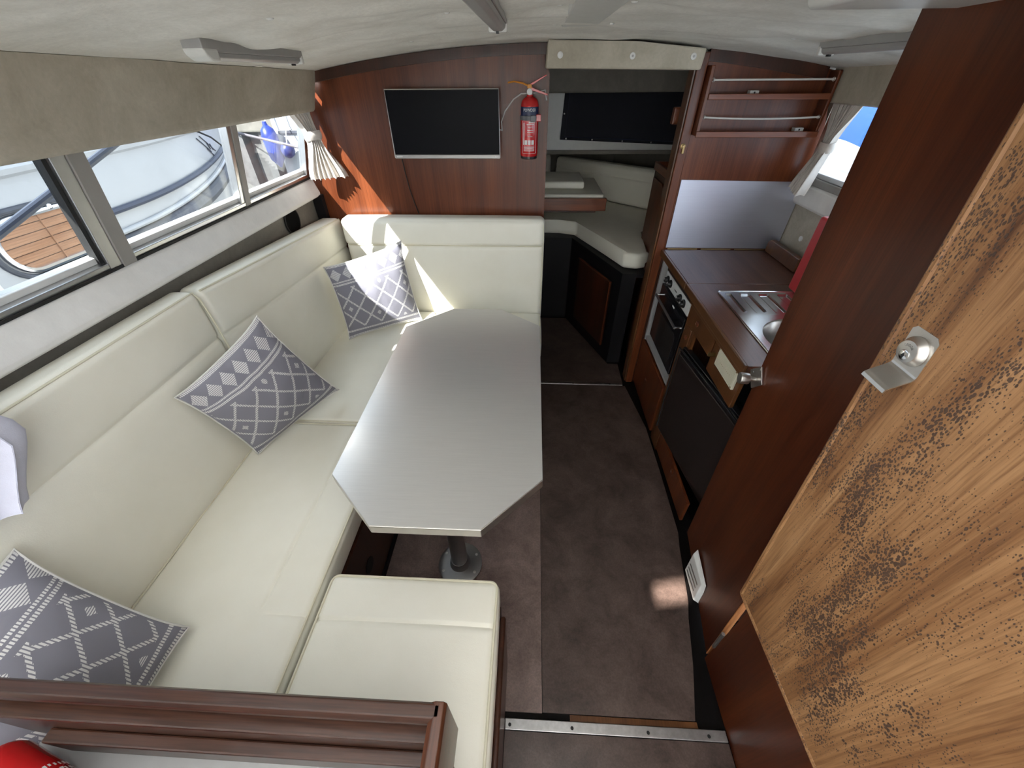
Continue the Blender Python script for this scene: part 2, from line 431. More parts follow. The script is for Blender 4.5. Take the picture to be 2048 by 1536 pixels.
def textbm(s, size, depth=0.0):
    cu = bpy.data.curves.new('t', 'FONT'); cu.body = s; cu.size = size; cu.extrude = depth; cu.align_x = 'CENTER'; cu.align_y = 'CENTER'; cu.resolution_u = 3
    o = bpy.data.objects.new('t', cu); link(o); dg = bpy.context.evaluated_depsgraph_get()
    me = bpy.data.meshes.new_from_object(o.evaluated_get(dg)); bm = bmesh.new(); bm.from_mesh(me)
    bpy.data.objects.remove(o); bpy.data.curves.remove(cu); bpy.data.meshes.remove(me); return bm
def screws(parent, pts, axis, r=0.004, mat=None, h=0.0015, name='screw'):
    for p in pts: obj(name, lathe([(r, 0), (r, h * 0.6), (r * 0.7, h)], p, axis, 10), mat or DULL, parent, True)

def zc(x, y): return 1.70 - 0.09 * ((x - 0.08) / 1.08) ** 2 + 0.025 * (2.2 - y) / 1.3

# ================================================================== THE SETTING
def S(name, bm, mat, label, cat, smooth=False): return obj(name, bm, mat, None, smooth, label, cat, None, 'structure')
floor = S('floor', box(-1.17, 1.24, -2.0, 2.9, -0.05, -0.005), FLOORW, 'dark wooden cabin sole under the brown sheet vinyl', 'floor')
obj('lath', box(0.16, 0.56, 0.284, 0.300, -0.005, 0.001, 0.001), EDGEW, floor)
t1 = S('trim_1', box(-0.045, 0.64, 0.255, 0.283, -0.004, 0.005, 0.0015), STRIP, 'aluminium step edging strip with screws across the near floor', 'edging strip')
screws(t1, [(x, 0.267, 0.005) for x in (-0.03, 0.165, 0.40, 0.585)], (0, 0, 1), 0.005, RUBBER)
t2 = S('trim_2', box(0.085, 0.622, 1.984, 2.0, -0.004, 0.006, 0.0015), STRIP, 'thin pale strip across the sole at the forecabin doorway', 'edging strip')
screws(t2, [(x, 1.992, 0.006) for x in (0.30, 0.54)], (0, 0, 1), 0.004, RUBBER)

# ceiling with quilted dimples
CB = [(-0.561, 1.09), (-0.564, 1.398), (-0.225, 1.333), (0.057, 1.301), (0.059, 1.638), (0.225, 1.579), (0.225, 1.253), (0.493, 1.654), (0.815, 1.672), (1.05, 1.651), (0.491, 1.366), (-0.56, 0.8), (-0.2, 0.95), (0.5, 1.0), (-0.85, 1.25), (-0.9, 1.75), (-0.45, 1.85)]
def ceilz(x, y):
    z = zc(x, y)
    n = noise.noise(V((x * 2.2 + y * 1.5, y * 5.5 - x * 1.0, 3.1))) * 0.011 + noise.noise(V((x * 6, y * 13, 1.7))) * 0.0045
    edge = min(1, max(0, (2.17 - y) / 0.15)) * min(1, max(0, (x + 0.98) / 0.15)) * min(1, max(0, (1.13 - x) / 0.15))
    z -= (abs(n) + n) * edge * 0.8
    for bx_, by_ in CB:
        d = math.hypot((x - bx_) / 0.09, (y - by_) / 0.05)
        if d < 3: z += 0.010 * math.exp(-d * d)
    return z
ceiling = S('ceiling', sheet(lambda u, v: (-1.03 + 2.27 * u, 0.30 + 1.90 * v, ceilz(-1.03 + 2.27 * u, 0.30 + 1.90 * v)), 120, 110, -0.02), CEILM, 'pale buttoned vinyl headlining, cambered across the cabin', 'ceiling', True)
for bx_, by_ in CB: obj('button', lathe([(0.008, 0.004), (0.008, -0.001), (0.005, -0.003)], (bx_, by_, ceilz(bx_, by_)), n=12), WHITE, ceiling, True)
S('trim_3', prism([(0.08, zc(0.08, 1) - 0.010), (0.19, zc(0.19, 1) - 0.010), (0.193, zc(0.2, 1) + 0.01), (0.077, zc(0.08, 1) + 0.01)], 'y', 0.30, 1.965, 0.003), OFFW, 'smooth white batten running along the headlining', 'batten')
S('trim_4', rbox((0.45, 0.55, zc(0.55, 0.9) - 0.030), (0.80, 0.93, zc(0.6, 0.9) + 0.005), 0.014, (4, 4, 2)), OFFW, 'white rounded moulding at the top of the dark red door', 'moulding', True)

# port side: lining, ledge, window, pelmet
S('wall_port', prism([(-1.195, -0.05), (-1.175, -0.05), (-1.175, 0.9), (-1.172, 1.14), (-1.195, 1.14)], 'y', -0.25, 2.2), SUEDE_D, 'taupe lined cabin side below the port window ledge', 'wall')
S('trim_5', prism([(-1.200, 1.09), (-1.138, 1.092), (-1.128, 1.100), (-1.127, 1.112), (-1.147, 1.172), (-1.156, 1.183), (-1.200, 1.186)], 'y', -0.25, 2.185, 0.003), LEDGEM, 'textured pale grey ledge running below the port window', 'window ledge')
# window plane
def wpt(y, s, off=0.0): return V((-1.155 + 0.09 * s + off * 0.966, y, 1.185 + 0.335 * s + off * -0.26))
win1 = empty('window_1', (-1.15, 1.0, 1.185), 'long aluminium framed window on the port side with three panes', 'window', None, 'structure')
def slab(y0, y1, s0, s1, o0, o1, lean0=0.0, lean1=None, r=0.0):
    lean1 = lean0 if lean1 is None else lean1
    P = [wpt(y0, s0, o0), wpt(y1, s0, o0), wpt(y1, s0, o1), wpt(y0, s0, o1), wpt(y0 + lean0, s1, o0), wpt(y1 + lean1, s1, o0), wpt(y1 + lean1, s1, o1), wpt(y0 + lean0, s1, o1)]
    return hexa(P, r)
obj('bottom_rail', slab(0.1, 2.17, -0.01, 0.055, -0.03, 0.004, r=0.002), ALU, win1)
obj('bottom_track', slab(0.1, 2.17, 0.055, 0.105, -0.035, -0.012, r=0.002), WHITE, win1)
obj('seal', slab(0.1, 2.17, -0.012, 0.012, 0.004, 0.008), RUBBER, win1)
obj('top_rail', slab(0.1, 2.17, 1.02, 1.12, -0.03, 0.004, r=0.002), ALU, win1)
obj('mullion', slab(1.005, 1.050, -0.01, 1.06, -0.025, 0.010, -0.045, r=0.002), GREYFR, win1)
obj('mullion_channel', slab(0.968, 1.004, 0.0, 1.06, -0.025, 0.006, -0.045, r=0.002), ALU, win1)
obj('mullion_seal', slab(0.957, 0.968, 0.0, 1.06, -0.025, -0.004, -0.045), RUBBER, win1)
obj('mullion', slab(1.607, 1.640, -0.01, 1.06, -0.025, 0.006, -0.018, r=0.002), GREYFR, win1)
obj('mullion_channel', slab(1.585, 1.606, 0.0, 1.06, -0.028, 0.002, -0.018, r=0.002), ALU, win1)
obj('side_rail', slab(2.14, 2.17, 0.0, 1.0, -0.03, 0.004, r=0.002), ALU, win1)
obj('side_rail', slab(0.10, 0.13, 0.0, 1.0, -0.03, 0.004, r=0.002), ALU, win1)
for y0, y1, l0, l1 in ((0.13, 0.960, 0, -0.045), (1.04, 1.590, -0.045, -0.018), (1.635, 2.145, -0.018, 0)):
    obj('pane', slab(y0, y1, 0.08, 1.04, -0.022, -0.018, l0, l1), GLASS, win1)
# pelmet (leaning panel, rounded lower edge)
def pelm(u, v):
    y = -0.25 + 2.42 * u; zt = zc(-1.0, y) + 0.004; a = v
    prof = [(-0.990, zt), (-1.000, zt - 0.03), (-1.030, 1.496), (-1.034, 1.478), (-1.039, 1.472), (-1.046, 1.474), (-1.050, 1.486)]
    t = a * (len(prof) - 1); i = min(int(t), len(prof) - 2); f = t - i
    x = prof[i][0] * (1 - f) + prof[i + 1][0] * f; z = prof[i][1] * (1 - f) + prof[i + 1][1] * f
    return (x + 0.004 * noise.noise(V((y * 3, z * 8, 0))) * (1 if 0 < v < 0.6 else 0), y, z)
pm = S('trim_6', sheet(pelm, 60, 24, 0.008), SUEDE, 'taupe suede vinyl pelmet panel above the port window', 'pelmet', True)
for y in (1.156, 1.659, 2.14): obj('button', lathe([(0.012, -0.004), (0.012, 0.002), (0.008, 0.005)], (-1.000, y, zc(-1, y) - 0.026), (0.97, 0, -0.2), 14), WHITE, pm, True)

# main bulkhead to port with the television
wf = S('wall_front', prism([(-1.195, -0.05), (0.062, -0.05), (0.060, 1.700), (-0.25, 1.69), (-0.5, 1.667), (-0.75, 1.638), (-1.03, 1.603), (-1.08, 1.48), (-1.16, 1.18), (-1.195, 1.1)], 'y', 2.2, 2.225), MAHOG, 'varnished mahogany bulkhead behind the television', 'wall')
def batten(xa, xb, y0, y1, h, n=16):
    P = [(xa + (xb - xa) * i / n, zc(xa + (xb - xa) * i / n, 2.2) - 0.001) for i in range(n + 1)]
    Q = [(x, z - h) for x, z in P[::-1]]
    return prism(P + Q, 'y', y0, y1)
obj('top_batten', batten(-1.0, 0.058, 2.178, 2.2, 0.038), MAHOG_D, wf, label='dark stained batten along the ceiling')
obj('corner_post', box(-1.168, -1.12, 2.165, 2.2, 0.98, 1.10), BLACKW, wf)
obj('edge_strip', box(0.060, 0.066, 2.196, 2.229, 0.0, 1.60), MAHOG, wf)

# galley bulkhead to starboard
wg = S('wall_front_galley', prism([(0.690, -0.05), (1.30, -0.05), (1.30, 1.25), (1.20, 1.60), (1.0, 1.63), (0.69, 1.665)], 'y', 2.05, 2.075), MAHOG, 'varnished mahogany bulkhead behind the galley', 'wall')
def batten2(xa, xb, y0, y1, h, n=10):
    P = [(xa + (xb - xa) * i / n, zc(xa + (xb - xa) * i / n, 2.05) - 0.001) for i in range(n + 1)]
    return prism(P + [(x, z - h) for x, z in P[::-1]], 'y', y0, y1)
obj('top_batten', batten2(0.69, 1.17, 2.035, 2.05, 0.042), MAHOG_D, wg, label='dark stained batten along the ceiling')
obj('door_post', box(0.650, 0.690, 2.03, 2.12, -0.004, 1.66, 0.004), MAHOG, wg)
obj('post_edge', box(0.642, 0.650, 2.04, 2.11, 0.0, 1.62, 0.002), CABW, wg)
obj('lower_post', box(0.690, 0.700, 2.03, 2.05, 0.0, 0.86, 0.002), MAHOG_D, wg)
lt_ = obj('latch', lathe([(0.011, 0), (0.011, 0.003), (0.005, 0.005), (0.005, 0.012)], (0.665, 2.03, 1.340), (0, -1, 0), 12), BRASS, wg, True)
obj('latch_tongue', box(0.662, 0.672, 2.018, 2.028, 1.312, 1.338, 0.002), BRASS, lt_)

# header pelmet over the doorway
hd = S('trim_8', prism([(0.044, 1.612), (0.646, 1.603), (0.652, 1.668), (0.4, 1.689), (0.048, 1.699)], 'y', 1.97, 2.19, 0.006), SUEDE, 'taupe padded pelmet over the forecabin doorway', 'pelmet')
for x, z in ((0.096, 1.652), (0.374, 1.647), (0.606, 1.644)):
    b_ = obj('button', lathe([(0.011, 0), (0.011, 0.004), (0.007, 0.006)], (x, 1.97, z), (0, -1, 0), 14), WHITE, hd, True)
    if x > 0.2: obj('stud', lathe([(0.004, 0), (0.004, 0.002)], (x, 1.964, z), (0, -1, 0), 10), DULL, b_, True)

# starboard side
S('wall_starboard', box(1.27, 1.29, 0.0, 2.05, -0.05, 1.21), SUEDE, 'taupe lined cabin side behind the galley', 'wall')
wst = bpy.data.objects['wall_starboard']
for p in ((1.27, 1.90, 1.137), (1.27, 1.90, 0.983)): obj('button', lathe([(0.012, 0), (0.012, 0.004), (0.008, 0.006)], p, (-1, 0, 0), 14), WHITE, wst, True)
S('trim_9', prism([(1.30, 1.105), (1.255, 1.105), (1.245, 1.118), (1.238, 1.190), (1.248, 1.200), (1.30, 1.200)], 'y', 0.6, 2.045, 0.003), LEDGEM, 'pale grey ledge below the starboard window', 'window ledge')
win2 = empty('window_2', (1.2, 1.5, 1.215), 'aluminium framed window above the galley on the starboard side', 'window', None, 'structure')
obj('bottom_rail', box(1.240, 1.28, 0.6, 2.04, 1.201, 1.230, 0.003), GREYFR, win2)
obj('bottom_track', box(1.247, 1.28, 0.6, 2.04, 1.230, 1.251, 0.003), ALU, win2)
obj('top_rail', box(1.23, 1.265, 0.6, 2.04, 1.52, 1.56, 0.003), ALU, win2)
obj('side_rail', box(1.24, 1.27, 2.0, 2.03, 1.24, 1.55, 0.003), ALU, win2)
obj('side_rail', box(1.24, 1.27, 0.6, 0.63, 1.24, 1.55, 0.003), ALU, win2)
obj('pane', box(1.257, 1.261, 0.62, 2.01, 1.245, 1.54), GLASS, win2)
S('trim_10', prism([(1.225, 1.500), (1.212, 1.494), (1.203, 1.500), (1.200, 1.60), (1.198, 1.622), (1.225, 1.622)], 'y', 0.6, 2.045, 0.003), SUEDE, 'taupe pelmet panel above the starboard window', 'pelmet')

# fixed panel on the near right and the two doors
S('wall_aft', box(0.645, 0.668, -0.9, 0.477, -0.004, 1.76), DOORMAH, 'red mahogany partition beside the companionway, under the weathered door', 'wall')
def doorslab(fb, nb, nt_, ft, th, r):
    """face corners: far bottom, near bottom, near top, far top (camera side), thickness towards +x"""
    d = V((th, 0, 0)); P = [V(fb), V(nb), V(nb) + d, V(fb) + d, V(ft), V(nt_), V(nt_) + d, V(ft) + d]
    return hexa(P, r)
d1 = S('door_1', doorslab((0.700, 0.920, 0.062), (0.646, 0.486, 0.020), (0.655, 0.585, 1.69), (0.703, 1.012, 1.69), 0.020, 0.002), DOORMAH, 'dark red mahogany cabin door with satin knob', 'door')
obj('door_edge', hexa([V(p) for p in ((0.6455, 0.4855, 0.020), (0.666, 0.4855, 0.020), (0.666, 0.483, 0.020), (0.6455, 0.483, 0.020), (0.6545, 0.5845, 1.69), (0.675, 0.5845, 1.69), (0.675, 0.582, 1.69), (0.6545, 0.582, 1.69))]), ORANGE, d1, label='bare wood edge, sunlit tone in its colour')
# knob with diamond plate
kn = obj('knob_plate', prism([(0.992, 0.878), (0.952, 0.918), (0.915, 0.878), (0.952, 0.836)], 'x', 0.6905, 0.6965, 0.001), STEEL, d1, label='diamond shaped steel rose')
obj('knob', lathe([(0.0075, 0), (0.0075, 0.020), (0.0165, 0.0205), (0.0175, 0.023), (0.0175, 0.044), (0.0165, 0.046)], (0.6905, 0.950, 0.872), (-1, 0.12, 0), 28), STEEL, kn, True)
screws(kn, [(0.6905, 0.975, 0.882), (0.6905, 0.952, 0.907)], (-1, 0, 0), 0.0028)
vt = obj('vent_plate', hexa([V(p) for p in ((0.672, 0.775, 0.040), (0.672, 0.640, 0.030), (0.650, 0.655, 0.032), (0.650, 0.765, 0.042), (0.676, 0.790, 0.160), (0.664, 0.655, 0.150), (0.652, 0.665, 0.140), (0.655, 0.775, 0.150))], 0.002), WHITE, d1, label='white plastic vent cover')
for k in range(3): obj('slot', box(0.6485, 0.6495, 0.675, 0.755, 0.060 + 0.024 * k, 0.066 + 0.024 * k), DULL, vt)
obj('hinge', tube([(0.6425, 0.479, 0.105), (0.6425, 0.483, 0.205)], 0.006, 10), DULL, d1, True)
# weathered companionway door
DX = 0.545
d2 = S('door_2', doorslab((DX, 0.443, 0.585), (DX, -0.35, 0.625), (DX, -0.22, 1.75), (DX, 0.565, 1.71), 0.030, 0.006), WEATH, 'weathered bare teak companionway door with a steel cylinder pull', 'door')
obj('edge_moulding', tube([(DX + 0.006, 0.444, 0.586), (DX + 0.006, 0.566, 1.71)], 0.0085, 10), WEATH, d2, True)
obj('edge_moulding', tube([(DX + 0.006, 0.444, 0.586), (DX + 0.006, -0.35, 0.627)], 0.0085, 10), WEATH, d2, True)
# cylinder pull: local frame on door (a: towards bow, b: up), a tilted plate folded into a lip
ca, cb = V((0, 0.996, 0.0)).normalized(), V((0, 0.09, 1)).normalized()
LC = V((DX, 0.476, 1.291)); NX = V((-1, 0, 0))
def lp(a, b_, o): return LC + ca * a + cb * b_ + NX * o
prof = [(0.030, 0.0005), (-0.028, 0.0005), (-0.031, 0.0015), (-0.034, 0.0045), (-0.046, 0.027), (-0.0495, 0.0315), (-0.0545, 0.0335)]
def plw(v):
    d = min(max(0.0, 0.006 - 0.058 * v * 6), 0.006) if v < 0.05 else 0.0
    return 0.017 + math.sqrt(max(0.0, 0.006 ** 2 - d * d))
pl_ = sheet(lambda u, v: lp((2 * u - 1) * plw(v), *(lambda t: [prof[min(int(t), 5)][k] * (1 - (t - min(int(t), 5))) + prof[min(int(t), 5) + 1][k] * (t - min(int(t), 5)) for k in (0, 1)])(v * 6)), 4, 60, 0.0022)
lk = obj('cylinder_pull', pl_, STEEL, d2, True, label='satin steel pull plate with folded lip')
rose = obj('rose', lathe([(0.0215, 0), (0.0215, 0.0028), (0.0205, 0.0036), (0.0160, 0.0105), (0.0156, 0.0122), (0.0148, 0.0125)], LC + NX * 0.0005, NX, 40), STEEL, lk, True)
obj('key_barrel', lathe([(0.0075, 0), (0.0075, 0.0008), (0.0068, 0.0012)], lp(0.0, -0.0055, 0.0130), NX, 24), CHROME, rose, True)
obj('keyhole', prism([(LC.y - 0.0012, LC.z - 0.0105), (LC.y + 0.0012, LC.z - 0.0105), (LC.y + 0.0022, LC.z - 0.006), (LC.y, LC.z - 0.002), (LC.y - 0.0022, LC.z - 0.006)], 'x', DX - 0.0146, DX - 0.0141), BLACK, rose)
tb = textbm('LEGGE', 0.0052, 0.0003)
for v in tb.verts:
    ang = v.co.x / 0.0115; rr = 0.0115 + v.co.y
    a, b2 = math.sin(ang) * rr, math.cos(ang) * rr - 0.0045
    v.co = lp(-a, b2 + 0.002, 0.0133 + v.co.z)
obj('lettering', tb, DULL, rose)

# aft partition under the tray (out of view) and an added unseen light shaping canopy behind the camera
S('wall_aft_port', box(-1.17, -0.10, -0.28, -0.26, -0.02, 0.84), MAHOG_D, 'dark wooden partition below the open tray', 'wall')
def roofpt(u, v): return (-1.35 + 2.7 * u, -2.2 + 2.75 * v, 2.45 + 0.18 * math.sin(math.pi * u))
rbm = bmesh.new()
for u0, u1, v0, v1, n in ((0, 0.1333, 0, 1, 4), (0.1778, 1, 0, 1, 12), (0.1333, 0.1778, 0, 0.118, 1), (0.1333, 0.1778, 0.1455, 1, 1)):  # opening left in the added roof to throw the floor sun patch
    sheet(lambda u, v: roofpt(u0 + (u1 - u0) * u, v0 + (v1 - v0) * v), n, 2, 0.002, rbm)
S('ceiling_sunshade', rbm, CANVAS, 'added sunlight softening canopy roof behind the viewer', 'sunshade')  # unseen roof, added to soften the sun into the cabin
ap = box(-1.35, 1.35, -2.2, -2.198, -0.05, 2.68)
S('wall_sunshade_aft', ap, CANVAS, 'added sun blocking canvas canopy back behind the viewer', 'sunshade')  # unseen, added to keep direct sun off the cabin
S('floor_bounce', box(-1.2, 1.35, -2.2, -0.95, -0.02, 0.0), plain('pale light bouncing sole', (0.6, 0.58, 0.54), 0.6), 'pale light bouncing sole added behind the viewer', 'floor')  # unseen, added to bounce light up to the headlining
S('wall_sunshade_port', box(-1.225, -1.223, -2.2, 0.78, 0.6, 2.56), CANVAS, 'added sun blocking canvas canopy side behind the viewer', 'sunshade')  # unseen, added so direct sun misses the near window pane
S('wall_outer_port', prism([(-1.24, -0.4), (-1.20, -0.4), (-1.20, 1.14), (-1.21, 1.15)], 'y', -2.2, 4.0), OFFW, 'white outer hull side below the port window', 'hull')
S('ceiling_deck', sheet(lambda u, v: (-1.075 + 2.36 * u, 0.30 + 1.95 * v, zc(-1.075 + 2.36 * u, 0.30 + 1.95 * v) + 0.03), 10, 4, -0.02), OFFW, 'white cabin roof above the headlining', 'roof')

# forecabin shell
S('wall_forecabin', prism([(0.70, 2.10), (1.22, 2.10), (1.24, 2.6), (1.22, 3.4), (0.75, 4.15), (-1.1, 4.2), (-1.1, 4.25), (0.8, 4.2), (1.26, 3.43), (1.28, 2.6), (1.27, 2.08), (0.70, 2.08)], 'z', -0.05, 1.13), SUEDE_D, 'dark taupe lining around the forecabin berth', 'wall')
wu = S('wall_forecabin_front', box(-0.6, 1.27, 3.52, 3.55, 1.125, 1.70), OFFW, 'off white window surround in the forecabin', 'wall')
obj('shelf', box(-0.6, 1.20, 3.5, 4.2, 1.10, 1.125), SUEDE_D, wu)
S('ceiling_forecabin', box(-1.12, 1.29, 2.23, 4.3, 1.70, 1.72), CEILM, 'grey headlining of the forecabin', 'ceiling')
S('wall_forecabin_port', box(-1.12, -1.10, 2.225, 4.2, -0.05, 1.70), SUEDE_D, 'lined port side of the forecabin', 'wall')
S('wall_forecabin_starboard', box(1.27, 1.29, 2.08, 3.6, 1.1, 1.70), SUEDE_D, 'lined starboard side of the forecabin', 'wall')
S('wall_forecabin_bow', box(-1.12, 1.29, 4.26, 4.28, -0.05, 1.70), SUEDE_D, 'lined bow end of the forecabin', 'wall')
S('floor_forecabin', box(-1.1, 1.3, 2.9, 4.3, -0.05, -0.005), FLOORW, 'dark sole boards under the forecabin berth', 'floor')
S('trim_11', prism([(0.06, 1.485), (1.15, 1.488), (1.15, 1.66), (0.06, 1.66)], 'y', 3.40, 3.46, 0.01), SUEDE_D, 'dark padded pelmet above the navy blind in the forecabin', 'pelmet')

# ================================================================== FLOOR SHEETS
def T(name, bm, mat, label, cat, smooth=False, group=None): return obj(name, bm, mat, None, smooth, label, cat, group)
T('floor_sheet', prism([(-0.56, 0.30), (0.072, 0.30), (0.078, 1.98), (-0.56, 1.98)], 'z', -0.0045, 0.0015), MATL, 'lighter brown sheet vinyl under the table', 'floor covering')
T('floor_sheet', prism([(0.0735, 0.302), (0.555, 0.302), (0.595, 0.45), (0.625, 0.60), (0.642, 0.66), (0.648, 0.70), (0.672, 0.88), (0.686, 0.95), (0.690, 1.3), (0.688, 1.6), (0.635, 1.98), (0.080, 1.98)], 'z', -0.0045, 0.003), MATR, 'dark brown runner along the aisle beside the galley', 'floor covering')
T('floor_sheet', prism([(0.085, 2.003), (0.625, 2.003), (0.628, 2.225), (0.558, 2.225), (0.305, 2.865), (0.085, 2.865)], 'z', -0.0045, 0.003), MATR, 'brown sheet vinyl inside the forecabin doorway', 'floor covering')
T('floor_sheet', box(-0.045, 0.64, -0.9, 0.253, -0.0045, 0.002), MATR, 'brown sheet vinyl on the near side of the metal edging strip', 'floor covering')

# ================================================================== SETTEE
sb = empty('settee_base', (-0.9, 1.0, 0.0), 'dark varnished wooden base under the cream corner settee', 'settee base')
fp = obj('front_panel', box(-0.585, -0.567, 0.50, 1.76, 0.0, 0.362), MAHOG_D, sb)
obj('finger_hole', lathe([(0.030, 0), (0.030, 0.002), (0.024, 0.0022)], (-0.566, 0.66, 0.19), (1, 0, 0), 20), RUBBER, fp, True)
obj('kick_trim', box(-0.567, -0.560, 0.50, 1.70, 0.0, 0.035, 0.002), BLACKW, fp)
obj('bow_panel', box(-0.567, 0.060, 1.755, 1.773, 0.0, 0.362), MAHOG_D, sb)
obj('end_panel', box(0.050, 0.066, 1.773, 2.195, 0.0, 0.362), MAHOG_D, sb)
obj('top_board', prism([(-1.165, -0.24), (-0.585, -0.24), (-0.585, 1.773), (0.050, 1.773), (0.050, 2.19), (-1.165, 2.19)], 'z', 0.345, 0.362), MAHOG_D, sb)
obj('upright', box(-1.16, -1.14, -0.24, 2.18, 0.0, 0.345), MAHOG_D, sb)

def seatcush(label, lo, hi, seams, r=0.022):
    ex = {0: [], 1: []}
    for a, at, _ in seams: ex[a].append(at)
    def fn(p):
        if p.z > hi[2] - 0.03:
            p.z += 0.0022 * noise.noise(V((p.x * 6, p.y * 6, 1.3)))
            for a, at, rng in seams:
                o = 1 - a
                if rng[0] <= p[o] <= rng[1]: groove(p, a, at, 2, 1, 0.005, 0.005)
        return p
    o = T('seat_cushion', rbox(lo, hi, r, (18, 18, 3), ex, (0.004, 0.004, 0.008), fn), LEATH, label, 'cushion', True, 'settee seat cushions')
    return o
def piping_rect(parent, x0, x1, y0, y1, z, r=0.0035, sides='nsew'):
    rr = 0.02; P = roundrect(x0, x1, y0, y1, rr, 4)
    obj('piping', tube([(x, y, z) for x, y in P], r, 6, True), PIPE, parent, True)
s1 = seatcush('long cream seat cushion under the middle grey pillow, nearest run of the settee', (-1.072, -0.20, 0.364), (-0.572, 1.112, 0.468), [(0, -0.705, (0.40, 1.2)), (1, 0.385, (-0.69, -0.5))])
piping_rect(s1, -1.067, -0.576, -0.195, 1.107, 0.4645)
s2 = seatcush('cream seat cushion beside the table, forward of the seat seam by the middle pillow', (-1.070, 1.118, 0.364), (-0.572, 2.090, 0.468), [])
piping_rect(s2, -1.065, -0.576, 1.123, 2.080, 0.4645)
s3 = seatcush('cream seat cushion across the forward end, behind the table', (-0.566, 1.735, 0.364), (0.068, 2.090, 0.468), [])
piping_rect(s3, -0.561, 0.063, 1.740, 2.080, 0.4645)

def backcush_port(label, y0, y1, zt0, zt1, xf0, xf1):
    H = 0.58
    zr = 0.40
    def fn(p):
        t = (p.y - y0) / (y1 - y0); k = (p.z - zr) / (1.05 - zr); zt = zt0 + (zt1 - zt0) * t
        p.z = zr + k * (zt - zr)
        p.x += (xf0 + (xf1 - xf0) * t + 1.08) * (1 if p.x > -1.12 else 0.0) * (1 - 0.45 * k)
        if p.x > -1.12: p.x += 0.004 * noise.noise(V((p.y * 9, p.z * 4, 2.0))) * (1 if k < 0.7 else 0)
        if p.x > -1.12: groove(p, 2, zr + 0.735 * (zt - zr), 0, 1, 0.009, 0.010)
        return p
    o = T('back_cushion', rbox((-1.163, y0, zr), (-1.08, y1, 1.05), 0.026, (3, 24, 12), {2: [zr + 0.735 * 0.65]}, (0.008, 0.002, 0.003), fn), LEATH, label, 'cushion', True, 'settee back cushions')
    P = []
    n = 24
    for i in range(n + 1):
        t = i / n; y = y0 + 0.012 + (y1 - y0 - 0.024) * t; zt = zt0 + (zt1 - zt0) * t
        P.append((-1.089 + (xf0 + (xf1 - xf0) * t + 1.08) * 0.55, y, zt - 0.006))
    a = P[-1]; P2 = [(a[0] + 0.010, a[1] + 0.006, a[2] - 0.03), (a[0] + 0.015, a[1] + 0.008, a[2] - 0.12), (a[0] + 0.018, a[1] + 0.008, 0.50)]
    obj('piping', tube(P + P2, 0.0032, 6), PIPE, o, True)
    return o
backcush_port('cream back cushion at the near end, under the wide port window pane', -0.20, 1.108, 1.072, 1.062, -1.074, -1.072)
backcush_port('cream back cushion between the middle pillow and the forward corner', 1.114, 2.185, 1.056, 0.985, -1.070, -1.030)
def bowback():
    zr, zt = 0.40, 1.005; L0, L1 = -1.02, 0.070
    def fn(p):
        k = (p.z - zr) / (zt - zr)
        if p.y < 2.15: groove(p, 2, zr + 0.774 * (zt - zr), 1, -1, 0.009, 0.008); p.y -= 0.010 * (k if k > 0.774 else 0.0)
        if p.y < 2.15: p.y += 0.003 * noise.noise(V((p.x * 7, p.z * 5, 4.0)))
        return p
    o = T('back_cushion', rbox((L0, 2.095, zr), (L1, 2.187, zt), 0.028, (28, 3, 12), {2: [zr + 0.774 * (zt - zr)]}, (0.002, 0.010, 0.003), fn), LEATH, 'cream back cushion across the forward end below the television', 'cushion', True, 'settee back cushions')
    obj('piping', tube([(L0 + 0.02, 2.090, 0.8685), (L1 - 0.012, 2.090, 0.8685)], 0.003, 6), PIPE, o, True)
    obj('piping', tube([(L1 - 0.004, 2.103, 0.49), (L1 - 0.004, 2.103, 0.86), (L1 - 0.006, 2.098, 0.98)], 0.003, 6), PIPE, o, True)
bowback()

# stool in the foreground
sbx = empty('stool_base', (-0.3, 0.15, 0.0), 'dark red wooden base of the foreground cream seat', 'seat base')
obj('side_board', box(-0.062, -0.046, -0.26, 0.44, 0.0, 0.385, 0.007, 3), MAHOG_D, sbx)
obj('front_board', box(-0.555, -0.062, 0.455, 0.472, 0.0, 0.362), MAHOG_D, sbx)
obj('top_board', box(-0.555, -0.062, -0.26, 0.455, 0.345, 0.362), MAHOG_D, sbx)
def stfn(p):
    if p.z > 0.44:
        groove(p, 1, 0.378, 2, 1, 0.005, 0.005); p.z += 0.002 * noise.noise(V((p.x * 6, p.y * 6, 7.3)))
    return p
st = T('seat_cushion', rbox((-0.552, -0.255, 0.364), (-0.066, 0.500, 0.474), 0.022, (14, 16, 3), {1: [0.378]}, (0.006, 0.004, 0.008), stfn), LEATH, 'square cream seat cushion in the foreground behind the wooden tray', 'cushion', True, 'settee seat cushions')
piping_rect(st, -0.547, -0.071, -0.25, 0.495, 0.4705)

